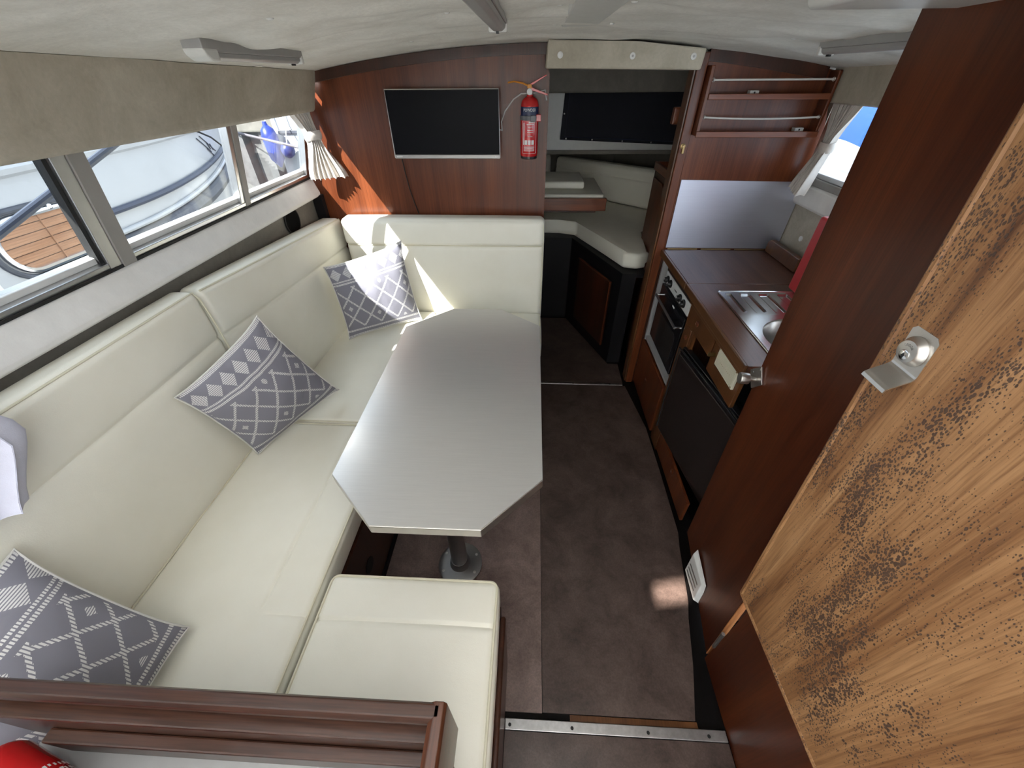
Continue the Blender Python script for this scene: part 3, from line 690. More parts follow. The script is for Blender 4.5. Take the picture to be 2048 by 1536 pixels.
# ================================================================== PILLOWS
def pillow(label, P, th, seed=0.0):
    """P: corners bl, br, tr, tl of the printed face as seen, band along tl-tr"""
    bl, br, tr, tl = [V(p) for p in P]; N = (br - bl).cross(tl - bl).normalized()
    n = 26; bm = bmesh.new(); uv = bm.loops.layers.uv.new('UVMap'); F, B = {}, {}
    def pos(i, j, s):
        a, b_ = i / n, j / n; x, y = a * 2 - 1, b_ * 2 - 1
        k = 0.030
        xx = x * (1 - k * (1 - y * y) * abs(x) ** 3); yy = y * (1 - k * (1 - x * x) * abs(y) ** 3)
        e_ = 1 + 0.045 * (abs(x) * abs(y)) ** 5; a2, b2 = (xx * e_ + 1) / 2, (yy * e_ + 1) / 2
        p = (bl * (1 - a2) + br * a2) * (1 - b2) + (tl * (1 - a2) + tr * a2) * b2
        h = th * (max(0, 1 - x * x) ** 0.62) * (max(0, 1 - y * y) ** 0.62)
        h *= 1 + 0.22 * noise.noise(V((a * 3 + seed, b_ * 3, s))) + 0.10 * noise.noise(V((a * 9 + seed, b_ * 5, s)))
        return p + N * h * s
    for i in range(n + 1):
        for j in range(n + 1):
            F[i, j] = bm.verts.new(pos(i, j, 1)); edge = i in (0, n) or j in (0, n)
            B[i, j] = F[i, j] if edge else bm.verts.new(pos(i, j, -1))
    for D in (F, B):
        for i in range(n):
            for j in range(n):
                q = [(i, j), (i + 1, j), (i + 1, j + 1), (i, j + 1)]
                f = bm.faces.new([D[t] for t in q])
                for lo_, t in zip(f.loops, q): lo_[uv].uv = (t[0] / n, t[1] / n)
    ring = [pos(i, 0, 0) for i in range(n)] + [pos(n, j, 0) for j in range(n)] + [pos(i, n, 0) for i in range(n, 0, -1)] + [pos(0, j, 0) for j in range(n, 0, -1)]
    o = T('throw_pillow', bm, PILLOW, label, 'pillow', True, 'grey patterned pillows on the settee')
    obj('edging', tube(ring, 0.0028, 6, True), PILLBACK, o, True)
    return o
pillow('grey and white patterned pillow in the forward corner, touched by sunlight', [(-0.968, 1.745, 0.485), (-0.635, 1.965, 0.485), (-0.695, 2.030, 0.900), (-1.022, 1.815, 0.845)], 0.060, 1.0)
pillow('grey and white patterned pillow leaning against the middle of the settee back', [(-1.010, 0.925, 0.490), (-0.820, 1.235, 0.545), (-0.890, 1.075, 0.975), (-1.050, 0.830, 0.845)][0:4], 0.058, 5.0)
pillow('grey and white patterned pillow cut off at the lower left edge', [(-0.835, -0.085, 0.500), (-0.850, 0.325, 0.515), (-1.045, 0.345, 0.835), (-1.040, -0.075, 0.830)], 0.060, 9.0)

# ================================================================== TABLE
tb_ = empty('dining_table', (-0.263, 1.13, 0.0), 'octagonal metallic grey table on pedestal legs', 'table')
TP = [(-0.570, 0.692), (-0.405, 0.533), (-0.112, 0.533), (0.050, 0.697), (0.050, 1.568), (-0.138, 1.722), (-0.378, 1.722), (-0.572, 1.540)]
obj('table_top', prism(TP, 'z', 0.676, 0.682), TABLEM, tb_)
def inset(P, d):
    c = V((sum(p[0] for p in P) / len(P), sum(p[1] for p in P) / len(P))); out = []
    for p in P: q = V(p); out.append(tuple(q + (c - q).normalized() * d))
    return out
obj('edge_band', prism(inset(TP, -0.0025), 'z', 0.648, 0.679, 0.002), STEEL, tb_)
obj('underside', prism(inset(TP, 0.004), 'z', 0.640, 0.652), DULL, tb_)
for py in (0.77, 1.45):
    lg = obj('leg', tube([(-0.262, py, 0.010), (-0.262, py, 0.642)], [0.033, 0.0265], 24), DULL, tb_, True)
    bp = obj('floor_flange', lathe([(0.090, 0.0), (0.090, 0.006), (0.082, 0.010), (0.042, 0.012), (0.038, 0.035), (0.034, 0.045)], (-0.262, py, 0.002), n=32), DULL, tb_, True)
    screws(bp, [(-0.262 + 0.074 * math.cos(a), py + 0.074 * math.sin(a), 0.0115) for a in [math.radians(30 + 60 * k) for k in range(6)]], (0, 0, 1), 0.006, STEEL, 0.002)

# ================================================================== TV, EXTINGUISHER, CABLES
tv = empty('television', (-0.415, 2.16, 1.277), 'flat black television on the mahogany bulkhead', 'television')
obj('housing', box(-0.672, -0.159, 2.135, 2.160, 1.279, 1.545, 0.004), BLACK, tv)
obj('screen', box(-0.668, -0.163, 2.1335, 2.136, 1.294, 1.541), SCREEN, tv)
obj('bezel', tube([(-0.672, 2.134, 1.280), (-0.672, 2.134, 1.5455), (-0.159, 2.134, 1.5455), (-0.159, 2.134, 1.280)], 0.0022, 6), STEEL, tv)
bt = obj('bottom_bar', box(-0.672, -0.159, 2.131, 2.150, 1.276, 1.293, 0.002), DULL, tv)
obj('maker_mark', box(-0.664, -0.635, 2.1303, 2.131, 1.283, 1.286), LINE, bt)
obj('maker_mark', box(-0.182, -0.166, 2.1303, 2.131, 1.283, 1.286), LINE, bt)
obj('wall_bracket', box(-0.47, -0.36, 2.160, 2.198, 1.36, 1.46), BLACK, tv)
obj('power_cord', tube([(-0.646, 2.15, 1.28), (-0.650, 2.17, 1.25), (-0.652, 2.190, 1.20), (-0.645, 2.195, 1.13), (-0.630, 2.195, 1.06), (-0.615, 2.194, 1.006)], 0.0025, 6), RUBBER, tv, True)
T('aerial_cable', tube([(-0.159, 2.17, 1.39), (-0.150, 2.185, 1.385), (-0.152, 2.19, 1.42), (-0.135, 2.192, 1.46), (-0.095, 2.193, 1.505), (-0.06, 2.194, 1.525), (0.0, 2.194, 1.528), (0.048, 2.193, 1.538), (0.056, 2.193, 1.50)], 0.003, 6), CORDW, 'thin white cable from the television behind the extinguisher', 'cable', True)

def text_on_cyl(s, size, c, R, z, mat, parent, name='lettering', a0=0.0, sx=1.0):
    b = textbm(s, size)
    for v in b.verts:
        a = v.co.x * sx / R + a0; v.co = V((c[0] + math.sin(a) * R, c[1] - math.cos(a) * R, z + v.co.y))
    return obj(name, b, mat, parent)
def cylpatch(c, R, a0, a1, z0, z1, n=10):
    return sheet(lambda u, v: (c[0] + math.sin(a0 + (a1 - a0) * u) * R, c[1] - math.cos(a0 + (a1 - a0) * u) * R, z0 + (z1 - z0) * v), n, 1)
EC = (-0.020, 2.152)
fe = empty('fire_extinguisher', (EC[0], EC[1], 1.277), 'red powder fire extinguisher beside the television', 'fire extinguisher')
body = obj('cylinder', lathe([(0.030, 0.006), (0.040, 0.010), (0.0415, 0.02), (0.0415, 0.205), (0.038, 0.222), (0.028, 0.234), (0.015, 0.240), (0.013, 0.252)], (EC[0], EC[1], 1.277), n=32), RED, fe, True)
obj('foot_ring', lathe([(0.036, 0.0), (0.039, 0.002), (0.039, 0.012), (0.034, 0.012)], (EC[0], EC[1], 1.275), n=28), BLACK, fe, True)
lab = obj('name_band', cylpatch(EC, 0.0419, -1.25, 1.25, 1.440, 1.480, 16), NAVY, body, True)
text_on_cyl('POWDER', 0.0165, EC, 0.0424, 1.468, LINE, lab, sx=0.86)
for z0, w_, a0 in ((1.414, 0.42, 0.12), (1.404, 0.30, 0.12), (1.392, 0.34, 0.12), (1.384, 0.34, 0.12), (1.367, 0.26, 0.1)):
    obj('print_line', cylpatch(EC, 0.0419, a0 - w_, a0 + w_, z0, z0 + 0.0022, 8), LINE, body, True)
obj('label_frame', tube([(EC[0] + math.sin(a) * 0.042, EC[1] - math.cos(a) * 0.042, z) for a, z in [(-0.85 + 1.7 * k / 8, 1.428) for k in range(9)] + [(0.85 - 1.7 * k / 8, 1.300) for k in range(9)]], 0.0007, 5, True), LINE, body)
for k in range(9): obj('print_line', cylpatch(EC, 0.0419, -0.06 + 0.085 * k, 0.0 + 0.085 * k, 1.4195, 1.4255, 2), LINE, body)
for a0 in (-0.50, -0.12, 0.26):
    obj('pictogram', cylpatch(EC, 0.0419, a0, a0 + 0.30, 1.336, 1.354, 4), LINE, body, True)
for k in range(5): obj('print_line', cylpatch(EC, 0.0419, -0.62, 0.62, 1.3105 + 0.0048 * k, 1.3125 + 0.0048 * k, 8), LINE, body, True)
obj('print_line', cylpatch(EC, 0.0419, -0.70, -0.56, 1.335, 1.422, 2), LINE, body, True)
obj('strap', lathe([(0.0425, 0), (0.0433, 0.001), (0.0433, 0.016), (0.0425, 0.017)], (EC[0], EC[1], 1.430), n=28), STEELG, fe, True)
obj('strap_buckle', box(EC[0] + 0.004, EC[0] + 0.030, EC[1] - 0.056, EC[1] - 0.040, 1.426, 1.450, 0.003), STEELG, fe)
obj('strap_tail', box(EC[0] + 0.030, EC[0] + 0.052, EC[1] - 0.030, EC[1] - 0.012, 1.425, 1.452, 0.002), RED, fe)
obj('wall_bracket', box(EC[0] - 0.02, EC[0] + 0.02, EC[1] + 0.040, 2.1985, 1.30, 1.50), STEELG, fe)
vb = obj('valve', lathe([(0.014, 0), (0.014, 0.012), (0.010, 0.014), (0.010, 0.028)], (EC[0], EC[1], 1.522), n=20), STEEL, fe, True)
obj('gauge', lathe([(0.012, 0), (0.012, 0.006), (0.009, 0.007)], (EC[0] - 0.002, EC[1] - 0.010, 1.534), (0, -1, 0), 20), WHITE, vb, True)
obj('safety_lever', tube([(EC[0] - 0.098, EC[1] - 0.012, 1.566), (EC[0] - 0.07, EC[1] - 0.012, 1.570), (EC[0] - 0.03, EC[1] - 0.012, 1.563), (EC[0] + 0.006, EC[1] - 0.012, 1.548)], 0.0034, 6), YELL, fe, True)
obj('safety_pin', box(EC[0] - 0.012, EC[0] + 0.008, EC[1] - 0.016, EC[1] - 0.006, 1.545, 1.560, 0.002), YELL, fe)
obj('lever', hexa([V((EC[0] + a, EC[1] + b_, z)) for a, b_, z in ((0.0, -0.014, 1.552), (0.07, -0.018, 1.589), (0.07, 0.0, 1.589), (0.0, 0.0, 1.552), (0.0, -0.014, 1.562), (0.07, -0.018, 1.593), (0.07, 0.0, 1.593), (0.0, 0.0, 1.562))], 0.001), RED, fe)
obj('handle', hexa([V((EC[0] + a, EC[1] + b_, z)) for a, b_, z in ((0.0, -0.014, 1.540), (0.078, -0.018, 1.520), (0.078, 0.0, 1.520), (0.0, 0.0, 1.540), (0.0, -0.014, 1.552), (0.078, -0.018, 1.526), (0.078, 0.0, 1.526), (0.0, 0.0, 1.552))], 0.001), RED, fe)

# loudspeaker in the side lining
GRILLE = plain('black speaker cloth', (0.006, 0.006, 0.006), 0.9, spec=0.08)
sp = empty('loudspeaker', (-1.170, 1.915, 0.98), 'round black loudspeaker in the side lining below the window ledge', 'loudspeaker')
obj('grille', lathe([(0.062, 0), (0.062, 0.006), (0.055, 0.010), (0.03, 0.011)], (-1.1735, 1.915, 1.043), (1, 0, 0), 32), GRILLE, sp, True)
obj('rim', tube([(-1.168, 1.915 + 0.062 * math.cos(a), 1.043 + 0.062 * math.sin(a)) for a in [2 * math.pi * k / 32 for k in range(32)]], 0.004, 6, True), RUBBER, sp, True)

# ================================================================== CEILING STRIP LIGHTS
def strip_light(label, x, y0, y1):
    zt = min(ceilz(x + dx, y0 + (y1 - y0) * k / 20) for k in range(21) for dx in (-0.025, 0.025)) - 0.001
    r = empty('strip_light', (x, (y0 + y1) / 2, zt - 0.045), label, 'light', 'strip lights on the headlining')
    obj('housing', prism([(x - 0.024, zt + 0.018), (x + 0.024, zt + 0.018), (x + 0.024, zt - 0.007), (x - 0.024, zt - 0.007)], 'y', y0, y1, 0.002), GREYP, r)
    obj('diffuser', prism([(x - 0.021, zt - 0.007), (x + 0.021, zt - 0.007), (x + 0.019, zt - 0.016), (x + 0.010, zt - 0.022), (x - 0.010, zt - 0.022), (x - 0.019, zt - 0.016)], 'y', y0 + 0.045, y1 - 0.015, 0.002), GREYP, r)
    obj('end_cap', prism([(y0 - 0.004, zt), (y0 + 0.05, zt), (y0 + 0.05, zt - 0.024), (y0 + 0.022, zt - 0.024), (y0 + 0.004, zt - 0.014)], 'x', x - 0.0255, x + 0.0255, 0.004), OFFW, r)
    obj('end_cap', box(x - 0.0245, x + 0.0245, y1 - 0.016, y1 + 0.002, zt - 0.024, zt, 0.004), OFFW, r)
    obj('switch', box(x - 0.004, x + 0.004, y1 - 0.035, y1 - 0.02, zt - 0.027, zt - 0.022, 0.001), BLACK, r)
strip_light('grey strip light on the headlining above the port window', -0.775, 1.12, 1.60)
strip_light('short grey strip light on the headlining in the middle', -0.100, 0.60, 1.38)
strip_light('pale strip light on the headlining over the galley', 0.885, 1.08, 1.60)

# ================================================================== CURTAINS
def curtain(name, label, stages, tie, folds, mat, dn_=0.012):
    """stages: (t, centre, half-width vector, fold amplitude) from top to bottom"""
    def f(u, v):
        for (t0, c0, w0, a0), (t1, c1, w1, a1) in zip(stages, stages[1:]):
            if v <= t1 + 1e-9:
                k = (v - t0) / (t1 - t0); k2 = k * k * (3 - 2 * k)
                c = V(c0).lerp(V(c1), k); w = V(w0).lerp(V(w1), k2); a = a0 + (a1 - a0) * k2; break
        s = u * 2 - 1; nrm = w.cross(V((0, 0, 1))).normalized()
        ph = folds * math.pi * (s + 0.12 * math.sin(3.1 * s + v))
        return c + w * (s + 0.05 * math.sin(ph * 2)) + nrm * a * math.sin(ph) + V((0, 0, -0.006 * abs(math.sin(ph)) * v))
    o = empty(name, stages[-1][1], label, 'curtain', 'tied back window curtains')
    obj('drape', sheet(f, 90, 30, 0.0015), mat, o, True)
    c, w, a, hgt = tie
    c = V(c); w = V(w); nrm = w.cross(V((0, 0, 1))).normalized()
    R = []
    obj('tie', sheet(lambda u, v: c + w * math.cos(2 * math.pi * u) * (1 + 0.12 * math.sin(math.pi * v)) + nrm * a * math.sin(2 * math.pi * u) * (1 + 0.12 * math.sin(math.pi * v)) + V((0, 0, (0.5 - v) * hgt + 0.004 * math.sin(7 * u))), 24, 5, 0.002), mat, o, True)
curtain('curtain', 'pale tied curtain beside the bulkhead at the port window', [(0.0, (-1.072, 2.085, 1.50), (0.012, 0.085, 0), 0.012), (0.42, (-1.050, 2.120, 1.385), (0.016, 0.030, 0), 0.014), (0.5, (-1.046, 2.122, 1.365), (0.017, 0.030, 0), 0.014), (1.0, (-1.018, 2.115, 1.195), (0.078, 0.040, 0), 0.018)],
        ((-1.048, 2.121, 1.372), (0.020, 0.036, 0), 0.024, 0.036), 6, CURT)
curtain('curtain', 'lavender white curtain edge at the left of the frame', [(0.0, (-1.055, 0.30, 1.50), (0.01, 0.10, 0), 0.012), (0.42, (-1.045, 0.29, 1.38), (0.01, 0.05, 0), 0.016), (0.5, (-1.040, 0.29, 1.35), (0.01, 0.05, 0), 0.016), (0.82, (-0.992, 0.335, 1.075), (0.02, 0.153, 0), 0.014), (1.0, (-0.990, 0.285, 0.955), (0.02, 0.115, 0), 0.016)],
        ((-1.042, 0.29, 1.365), (0.012, 0.056, 0), 0.024, 0.036), 6, CURTB)
curtain('curtain', 'pale tied curtain at the galley window beside the wooden rack', [(0.0, (1.238, 1.930, 1.53), (0.008, 0.108, 0), 0.010), (0.45, (1.222, 1.925, 1.366), (0.010, 0.040, 0), 0.014), (0.53, (1.220, 1.928, 1.340), (0.010, 0.042, 0), 0.014), (1.0, (1.185, 1.945, 1.180), (0.028, 0.085, 0), 0.020)],
        ((1.221, 1.926, 1.352), (0.012, 0.046, 0), 0.024, 0.036), 6, CURT)

# ================================================================== RACK ON THE GALLEY BULKHEAD
rk = empty('wall_rack', (0.95, 2.03, 1.386), 'two shelf mahogany wall rack with white cords', 'rack')
obj('stile', box(0.692, 0.706, 1.985, 2.049, 1.388, 1.618, 0.003), MAHOG, rk)
obj('stile', box(1.184, 1.197, 1.985, 2.049, 1.388, 1.600, 0.003), MAHOG, rk)
obj('shelf_board', box(0.692, 1.197, 1.985, 2.049, 1.382, 1.394, 0.003), MAHOG_W, rk)
obj('shelf_board', box(0.706, 1.184, 1.990, 2.049, 1.512, 1.522, 0.003), MAHOG_W, rk)
obj('lip', box(0.692, 1.197, 1.978, 1.986, 1.378, 1.400, 0.002), MAHOG_W, rk)
obj('lip', box(0.706, 1.184, 1.980, 1.990, 1.508, 1.528, 0.002), MAHOG_W, rk)
for z, sag in ((1.572, 0.0), (1.449, 0.006)):
    c = obj('cord', tube([(0.712 + 0.466 * k / 12, 1.992, z - sag * (1 - (k / 6 - 1) ** 2)) for k in range(13)], 0.0035, 8), CORDW, rk, True)
    for x in (0.712, 1.177): obj('eye', tube([(x + 0.006 * math.cos(a), 1.992, z + 0.006 * math.sin(a)) for a in [2 * math.pi * k / 12 for k in range(12)]], 0.0016, 6, True), STEEL, c, True)
for x, z in ((0.90, 1.523), (1.135, 1.395)):
    c = obj('clip', box(x - 0.018, x + 0.018, 2.02, 2.049, z, z + 0.014, 0.002), WHITE, rk)
    obj('clip_hole', lathe([(0.0035, 0), (0.0035, 0.001)], (x, 2.02, z + 0.007), (0, -1, 0), 10), BLACK, c)

# ================================================================== GALLEY
FX = 0.700
T('splashback', prism([(0.703, 0.885), (1.264, 0.885), (1.266, 1.10), (1.232, 1.195), (0.700, 1.203)], 'y', 2.043, 2.049), SPLASH, 'brushed steel splashback sheet on the galley bulkhead', 'splashback')
gc = empty('galley_cabinet', (0.95, 1.4, 0.0), 'teak galley cabinet with drawers under the worktop', 'cabinet')
obj('back_panel', box(1.225, 1.245, 0.60, 2.04, 0.0, 0.84), MAHOG_D, gc)
obj('divider', box(FX + 0.004, 1.22, 1.535, 1.552, 0.0, 0.84), CABW, gc)
obj('divider', box(FX + 0.004, 1.22, 2.020, 2.038, 0.0, 0.84), GREYP, gc)
obj('niche_floor', box(FX + 0.006, 1.22, 1.552, 2.020, 0.350, 0.366), GREYP, gc)
obj('end_panel', box(FX + 0.034, 1.22, 0.60, 0.618, 0.0, 0.84), MAHOG_D, gc)
obj('top_rail', box(FX, FX + 0.02, 1.02, 1.535, 0.822, 0.846), CABW, gc)
dr = obj('drawer_front', box(FX - 0.004, FX + 0.014, 1.258, 1.528, 0.738, 0.828, 0.003), CABW, gc)
def knob(parent, y, z, x, r=0.012, mat=None):
    k = obj('knob', lathe([(r, 0), (r * 1.05, 0.003), (r * 0.8, 0.005), (r * 0.75, 0.003), (r * 0.3, 0.0025)], (x, y, z), (-1, 0, 0), 20), mat or MAHOG, parent, True); return k
knob(dr, 1.425, 0.788, FX - 0.004)
dr = obj('drawer_front', box(FX - 0.003, FX + 0.014, 1.462, 1.530, 0.610, 0.732, 0.003), CABW, gc)
knob(dr, 1.492, 0.682, FX - 0.003, 0.010)
obj('stile', box(FX, FX + 0.016, 1.440, 1.534, 0.0, 0.735), CABW, gc)
dr = obj('door', box(FX - 0.002, FX + 0.014, 1.02, 1.250, 0.690, 0.830, 0.003), CABW, gc)
ky = obj('lock', lathe([(0.008, 0), (0.008, 0.003)], (FX - 0.002, 1.222, 0.775), (-1, 0, 0), 14), BRASS, dr, True)
obj('key', box(FX - 0.030, FX - 0.005, 1.221, 1.223, 0.768, 0.784, 0.001), BRASS, ky)
obj('key_hole', lathe([(0.005, 0), (0.005, 0.001)], (FX - 0.002, 1.20, 0.745), (-1, 0, 0), 10), BLACK, dr)
lv = obj('louvre_plate', box(FX - 0.012, FX - 0.002, 1.037, 1.190, 0.757, 0.833, 0.002), CREAMP, dr, label='cream louvred plate with tiny holes')
for k in range(15): obj('louvre', box(FX - 0.0135, FX - 0.012, 1.046, 1.180, 0.7605 + 0.0046 * k, 0.7625 + 0.0046 * k), CREAMP, lv)
for k in range(8): obj('hole', lathe([(0.0013, 0), (0.0013, 0.0005)], (FX - 0.0137, 1.150 - 0.011 * k, 0.788 + 0.0008 * k), (-1, 0, 0), 6), BRASS, lv)
screws(lv, [(FX - 0.012, 1.044, 0.826), (FX - 0.012, 1.044, 0.764), (FX - 0.012, 1.183, 0.826)], (-1, 0, 0), 0.003, BRASS)
lo_ = obj('door', box(FX - 0.006, FX + 0.012, 1.560, 2.030, 0.02, 0.338, 0.004), MAHOG, gc)
knob(lo_, 1.80, 0.20, FX - 0.006, 0.011)
lo_ = obj('door', box(FX, FX + 0.014, 1.00, 1.436, 0.02, 0.150, 0.003), MAHOG, gc)
knob(lo_, 1.20, 0.115, FX, 0.011)
obj('toe_board', box(FX + 0.024, FX + 0.04, 0.62, 2.03, 0.0, 0.05), BLACKW, gc)
obj('top_rail', box(FX + 0.03, FX + 0.05, 1.552, 2.02, 0.815, 0.846), MAHOG_D, gc)

# cooker in its niche
ck = empty('cooker', (0.95, 1.78, 0.366), 'small built in gas cooker with black oven door', 'cooker')
CX = FX + 0.012
obj('body', box(CX + 0.02, 1.20, 1.580, 1.995, 0.368, 0.790), GREYP, ck)
cp = obj('control_panel', box(CX, CX + 0.02, 1.582, 1.960, 0.735, 0.795, 0.003), plain('pale enamel panel', (0.62, 0.62, 0.60), 0.3), ck)
for y in (1.915, 1.865, 1.705, 1.650): 
    k = obj('control_knob', lathe([(0.020, 0), (0.020, 0.006), (0.015, 0.008), (0.013, 0.018), (0.010, 0.020)], (CX, y, 0.765), (-1, 0, 0), 20), BLACK, cp, True)
    obj('pointer', box(CX - 0.0215, CX - 0.020, y - 0.001, y + 0.001, 0.766, 0.775), LINE, k)
obj('maker_mark', box(CX - 0.0006, CX, 1.765, 1.800, 0.762, 0.768), DULL, cp)
od = obj('oven_door', box(CX - 0.004, CX + 0.02, 1.582, 1.975, 0.405, 0.722, 0.003), BLACKG, ck)
obj('window', prism(roundrect(1.63, 1.92, 0.44, 0.60, 0.03), 'x', CX - 0.0055, CX - 0.004), plain('oven glass', (0.02, 0.018, 0.017), 0.1), od)
hn = obj('handle', tube([(CX - 0.030, 1.955, 0.664), (CX - 0.030, 1.60, 0.664)], 0.006, 10), DULL, od, True)
for y in (1.955, 1.602): obj('handle_post', tube([(CX - 0.004, y, 0.664), (CX - 0.030, y, 0.664)], 0.006, 10), CHROME, hn, True)
obj('badge', box(CX - 0.0055, CX - 0.004, 1.73, 1.76, 0.695, 0.703), LINE, od)
obj('lid_guard', box(CX + 0.0, CX + 0.02, 1.585, 1.96, 0.800, 0.818), BLACK, ck)
obj('pan_rail', tube([(CX + 0.03, 1.96, 0.80), (CX + 0.03, 1.96, 0.83), (CX + 0.03, 1.60, 0.83), (CX + 0.03, 1.60, 0.80)], 0.004, 8), DULL, ck, True)

# refrigerator, its door standing slightly proud at the far end
rf = empty('refrigerator', (0.95, 1.2, 0.16), 'small dark brown refrigerator under the galley worktop', 'refrigerator')
obj('body', box(0.79, 1.20, 0.70, 1.425, 0.165, 0.640), BLACK, rf)
fd = obj('door_panel', hexa([V(p) for p in ((0.682, 1.452, 0.160), (0.765, 0.860, 0.160), (0.785, 0.865, 0.160), (0.702, 1.458, 0.160), (0.676, 1.462, 0.618), (0.760, 0.860, 0.618), (0.780, 0.865, 0.618), (0.698, 1.468, 0.618))], 0.003), FRIDGE, rf)
for z0, z1, dx in ((0.622, 0.638, 0.002), (0.643, 0.652, 0.010)):
    obj('door_rail', hexa([V(p) for p in ((0.676 + dx, 1.462, z0), (0.760 + dx, 0.860, z0), (0.785 + dx, 0.865, z0), (0.702 + dx, 1.468, z0), (0.676 + dx, 1.462, z1), (0.760 + dx, 0.860, z1), (0.785 + dx, 0.865, z1), (0.702 + dx, 1.468, z1))], 0.002), BLACKG, fd)
obj('door_frame', tube([(0.680, 1.464, 0.16), (0.675, 1.472, 0.640), (0.768, 0.86, 0.645)], 0.004, 6), BLACK, fd)

# worktop with lift up lid over the cooker
wbm = bmesh.new()
for x0, x1, y0, y1 in ((0.690, 0.800, 1.005, 1.612), (0.735, 0.800, 0.60, 1.005), (0.800, 1.150, 1.515, 1.612), (0.800, 1.150, 0.60, 0.965), (1.150, 1.255, 0.60, 1.612)): box(x0, x1, y0, y1, 0.850, 0.880, bm=wbm)
wt = T('worktop', wbm, WORKT, 'dark veneered galley worktop around the sink', 'worktop')
obj('edging', box(0.678, 0.690, 1.005, 1.612, 0.848, 0.881, 0.003), EDGEW, wt); obj('lower_edging', box(0.683, 0.694, 1.005, 1.53, 0.832, 0.8475, 0.002), EDGEW, wt)
T('hinged_worktop', prism([(0.690, 1.617), (1.243, 1.617), (1.243, 2.030), (0.690, 2.030)], 'z', 0.850, 0.880, 0.002), WORKT, 'hinged wooden worktop lid over the cooker', 'worktop lid')
wlid = bpy.data.objects['hinged_worktop']; obj('edging', box(0.678, 0.690, 1.617, 2.030, 0.848, 0.881, 0.003), EDGEW, wlid)
for k in range(3):
    x0 = 0.71 + 0.17 * k; obj('hinge', tube([(x0, 2.034, 0.882), (x0 + 0.15, 2.034, 0.882)], 0.003, 8), BRASS, wlid, True)
T('fiddle_block', prism([(2.02, 0.882), (1.74, 0.882), (1.74, 0.945), (2.00, 0.945), (2.02, 0.93)], 'x', 1.195, 1.222, 0.004), CABW, 'teak fiddle board on the back of the worktop', 'board')

# inset sink with drainer
sk = empty('sink', (0.95, 1.23, 0.881), 'stainless steel sink with ribbed drainer set in the worktop', 'sink')
BC, BR = (0.965, 1.160), 0.150
def sink_rim():
    bm = bmesh.new(); R = roundrect(0.787, 1.165, 0.945, 1.533, 0.02, 5)
    n = 48; outer = []; inner = []
    for k in range(n):
        a = 2 * math.pi * k / n; d = V((math.cos(a), math.sin(a)))
        t = 1e9
        if d.x > 1e-6: t = min(t, (1.165 - BC[0]) / d.x)
        if d.x < -1e-6: t = min(t, (0.787 - BC[0]) / d.x)
        if d.y > 1e-6: t = min(t, (1.335 - BC[1]) / d.y)
        if d.y < -1e-6: t = min(t, (0.945 - BC[1]) / d.y)
        outer.append(V((BC[0] + d.x * t, BC[1] + d.y * t, 0.8835))); inner.append(V((BC[0] + d.x * BR, BC[1] + d.y * BR, 0.8825)))
    O_ = [bm.verts.new(p) for p in outer]; I_ = [bm.verts.new(p) for p in inner]
    prev = I_
    for k in range(n): bm.faces.new((O_[k], O_[(k + 1) % n], I_[(k + 1) % n], I_[k]))
    for r_, z in ((BR - 0.004, 0.876), (BR - 0.012, 0.80), (BR - 0.03, 0.755), (0.05, 0.75), (0.001, 0.749)):
        ring = [bm.verts.new((BC[0] + math.cos(2 * math.pi * k / n) * r_, BC[1] + math.sin(2 * math.pi * k / n) * r_, z)) for k in range(n)]
        for k in range(n): bm.faces.new((prev[k], prev[(k + 1) % n], ring[(k + 1) % n], ring[k]))
        prev = ring
    return bm
obj('bowl', sink_rim(), SINKM, sk, True, normals=True)
obj('drainer', sheet(lambda u, v: (0.787 + 0.378 * u, 1.335 + 0.198 * v, 0.8835 - (0.006 * (0.5 + 0.5 * math.tanh(14 * math.sin(2 * math.pi * (u * 5.0 - 0.05)))) if 0.06 < u < 0.94 and 0.1 < v < 0.88 else 0.0)), 110, 30), SINKM, sk, True)
obj('rim', tube([(x, y, 0.8825) for x, y in roundrect(0.785, 1.167, 0.943, 1.535, 0.012, 4)], 0.0035, 8, True), CHROME, sk, True)
obj('waste', lathe([(0.025, 0), (0.025, 0.003), (0.015, 0.002)], (BC[0], BC[1], 0.750), n=20), CHROME, sk, True)

# red box by the galley window
rb = T('fire_blanket_box', rbox((1.085, 1.30, 0.885), (1.140, 1.575, 1.175), 0.012, (3, 6, 6)), REDP, 'red plastic box standing at the back of the worktop, half hidden by the door', 'box', True)

# ================================================================== FORECABIN
bb = empty('berth_locker', (0.5, 2.8, 0.0), 'black painted locker base under the forecabin berth', 'berth base')
fbx = obj('front', prism([(-0.9, 2.885), (0.300, 2.885), (0.555, 2.245), (0.640, 2.245), (0.640, 2.26), (0.57, 2.27), (0.315, 2.90), (-0.9, 2.90)], 'z', 0.0, 0.655), BLACKW, bb)
obj('top_board', prism([(-0.9, 2.90), (0.315, 2.90), (0.57, 2.27), (0.74, 2.27), (0.74, 2.8), (1.10, 3.2), (0.7, 3.9), (-0.9, 4.0)], 'z', 0.62, 0.636), BLACKW, bb)
A_, B_ = V((0.362, 2.722, 0)), V((0.520, 2.322, 0)); e_ = (B_ - A_); nn = V((e_.y, -e_.x, 0)).normalized() * -1
nn = V((-0.93, -0.37, 0)).normalized()
def onface(t, z, o): return A_ + e_ * t + V((0, 0, z)) + nn * o
dq = obj('locker_door', hexa([onface(0, 0.10, 0.003), onface(1, 0.10, 0.003), onface(1, 0.10, 0.016), onface(0, 0.10, 0.016), onface(0, 0.57, 0.003), onface(1, 0.57, 0.003), onface(1, 0.57, 0.016), onface(0, 0.57, 0.016)]), MAHOG_D, bb)
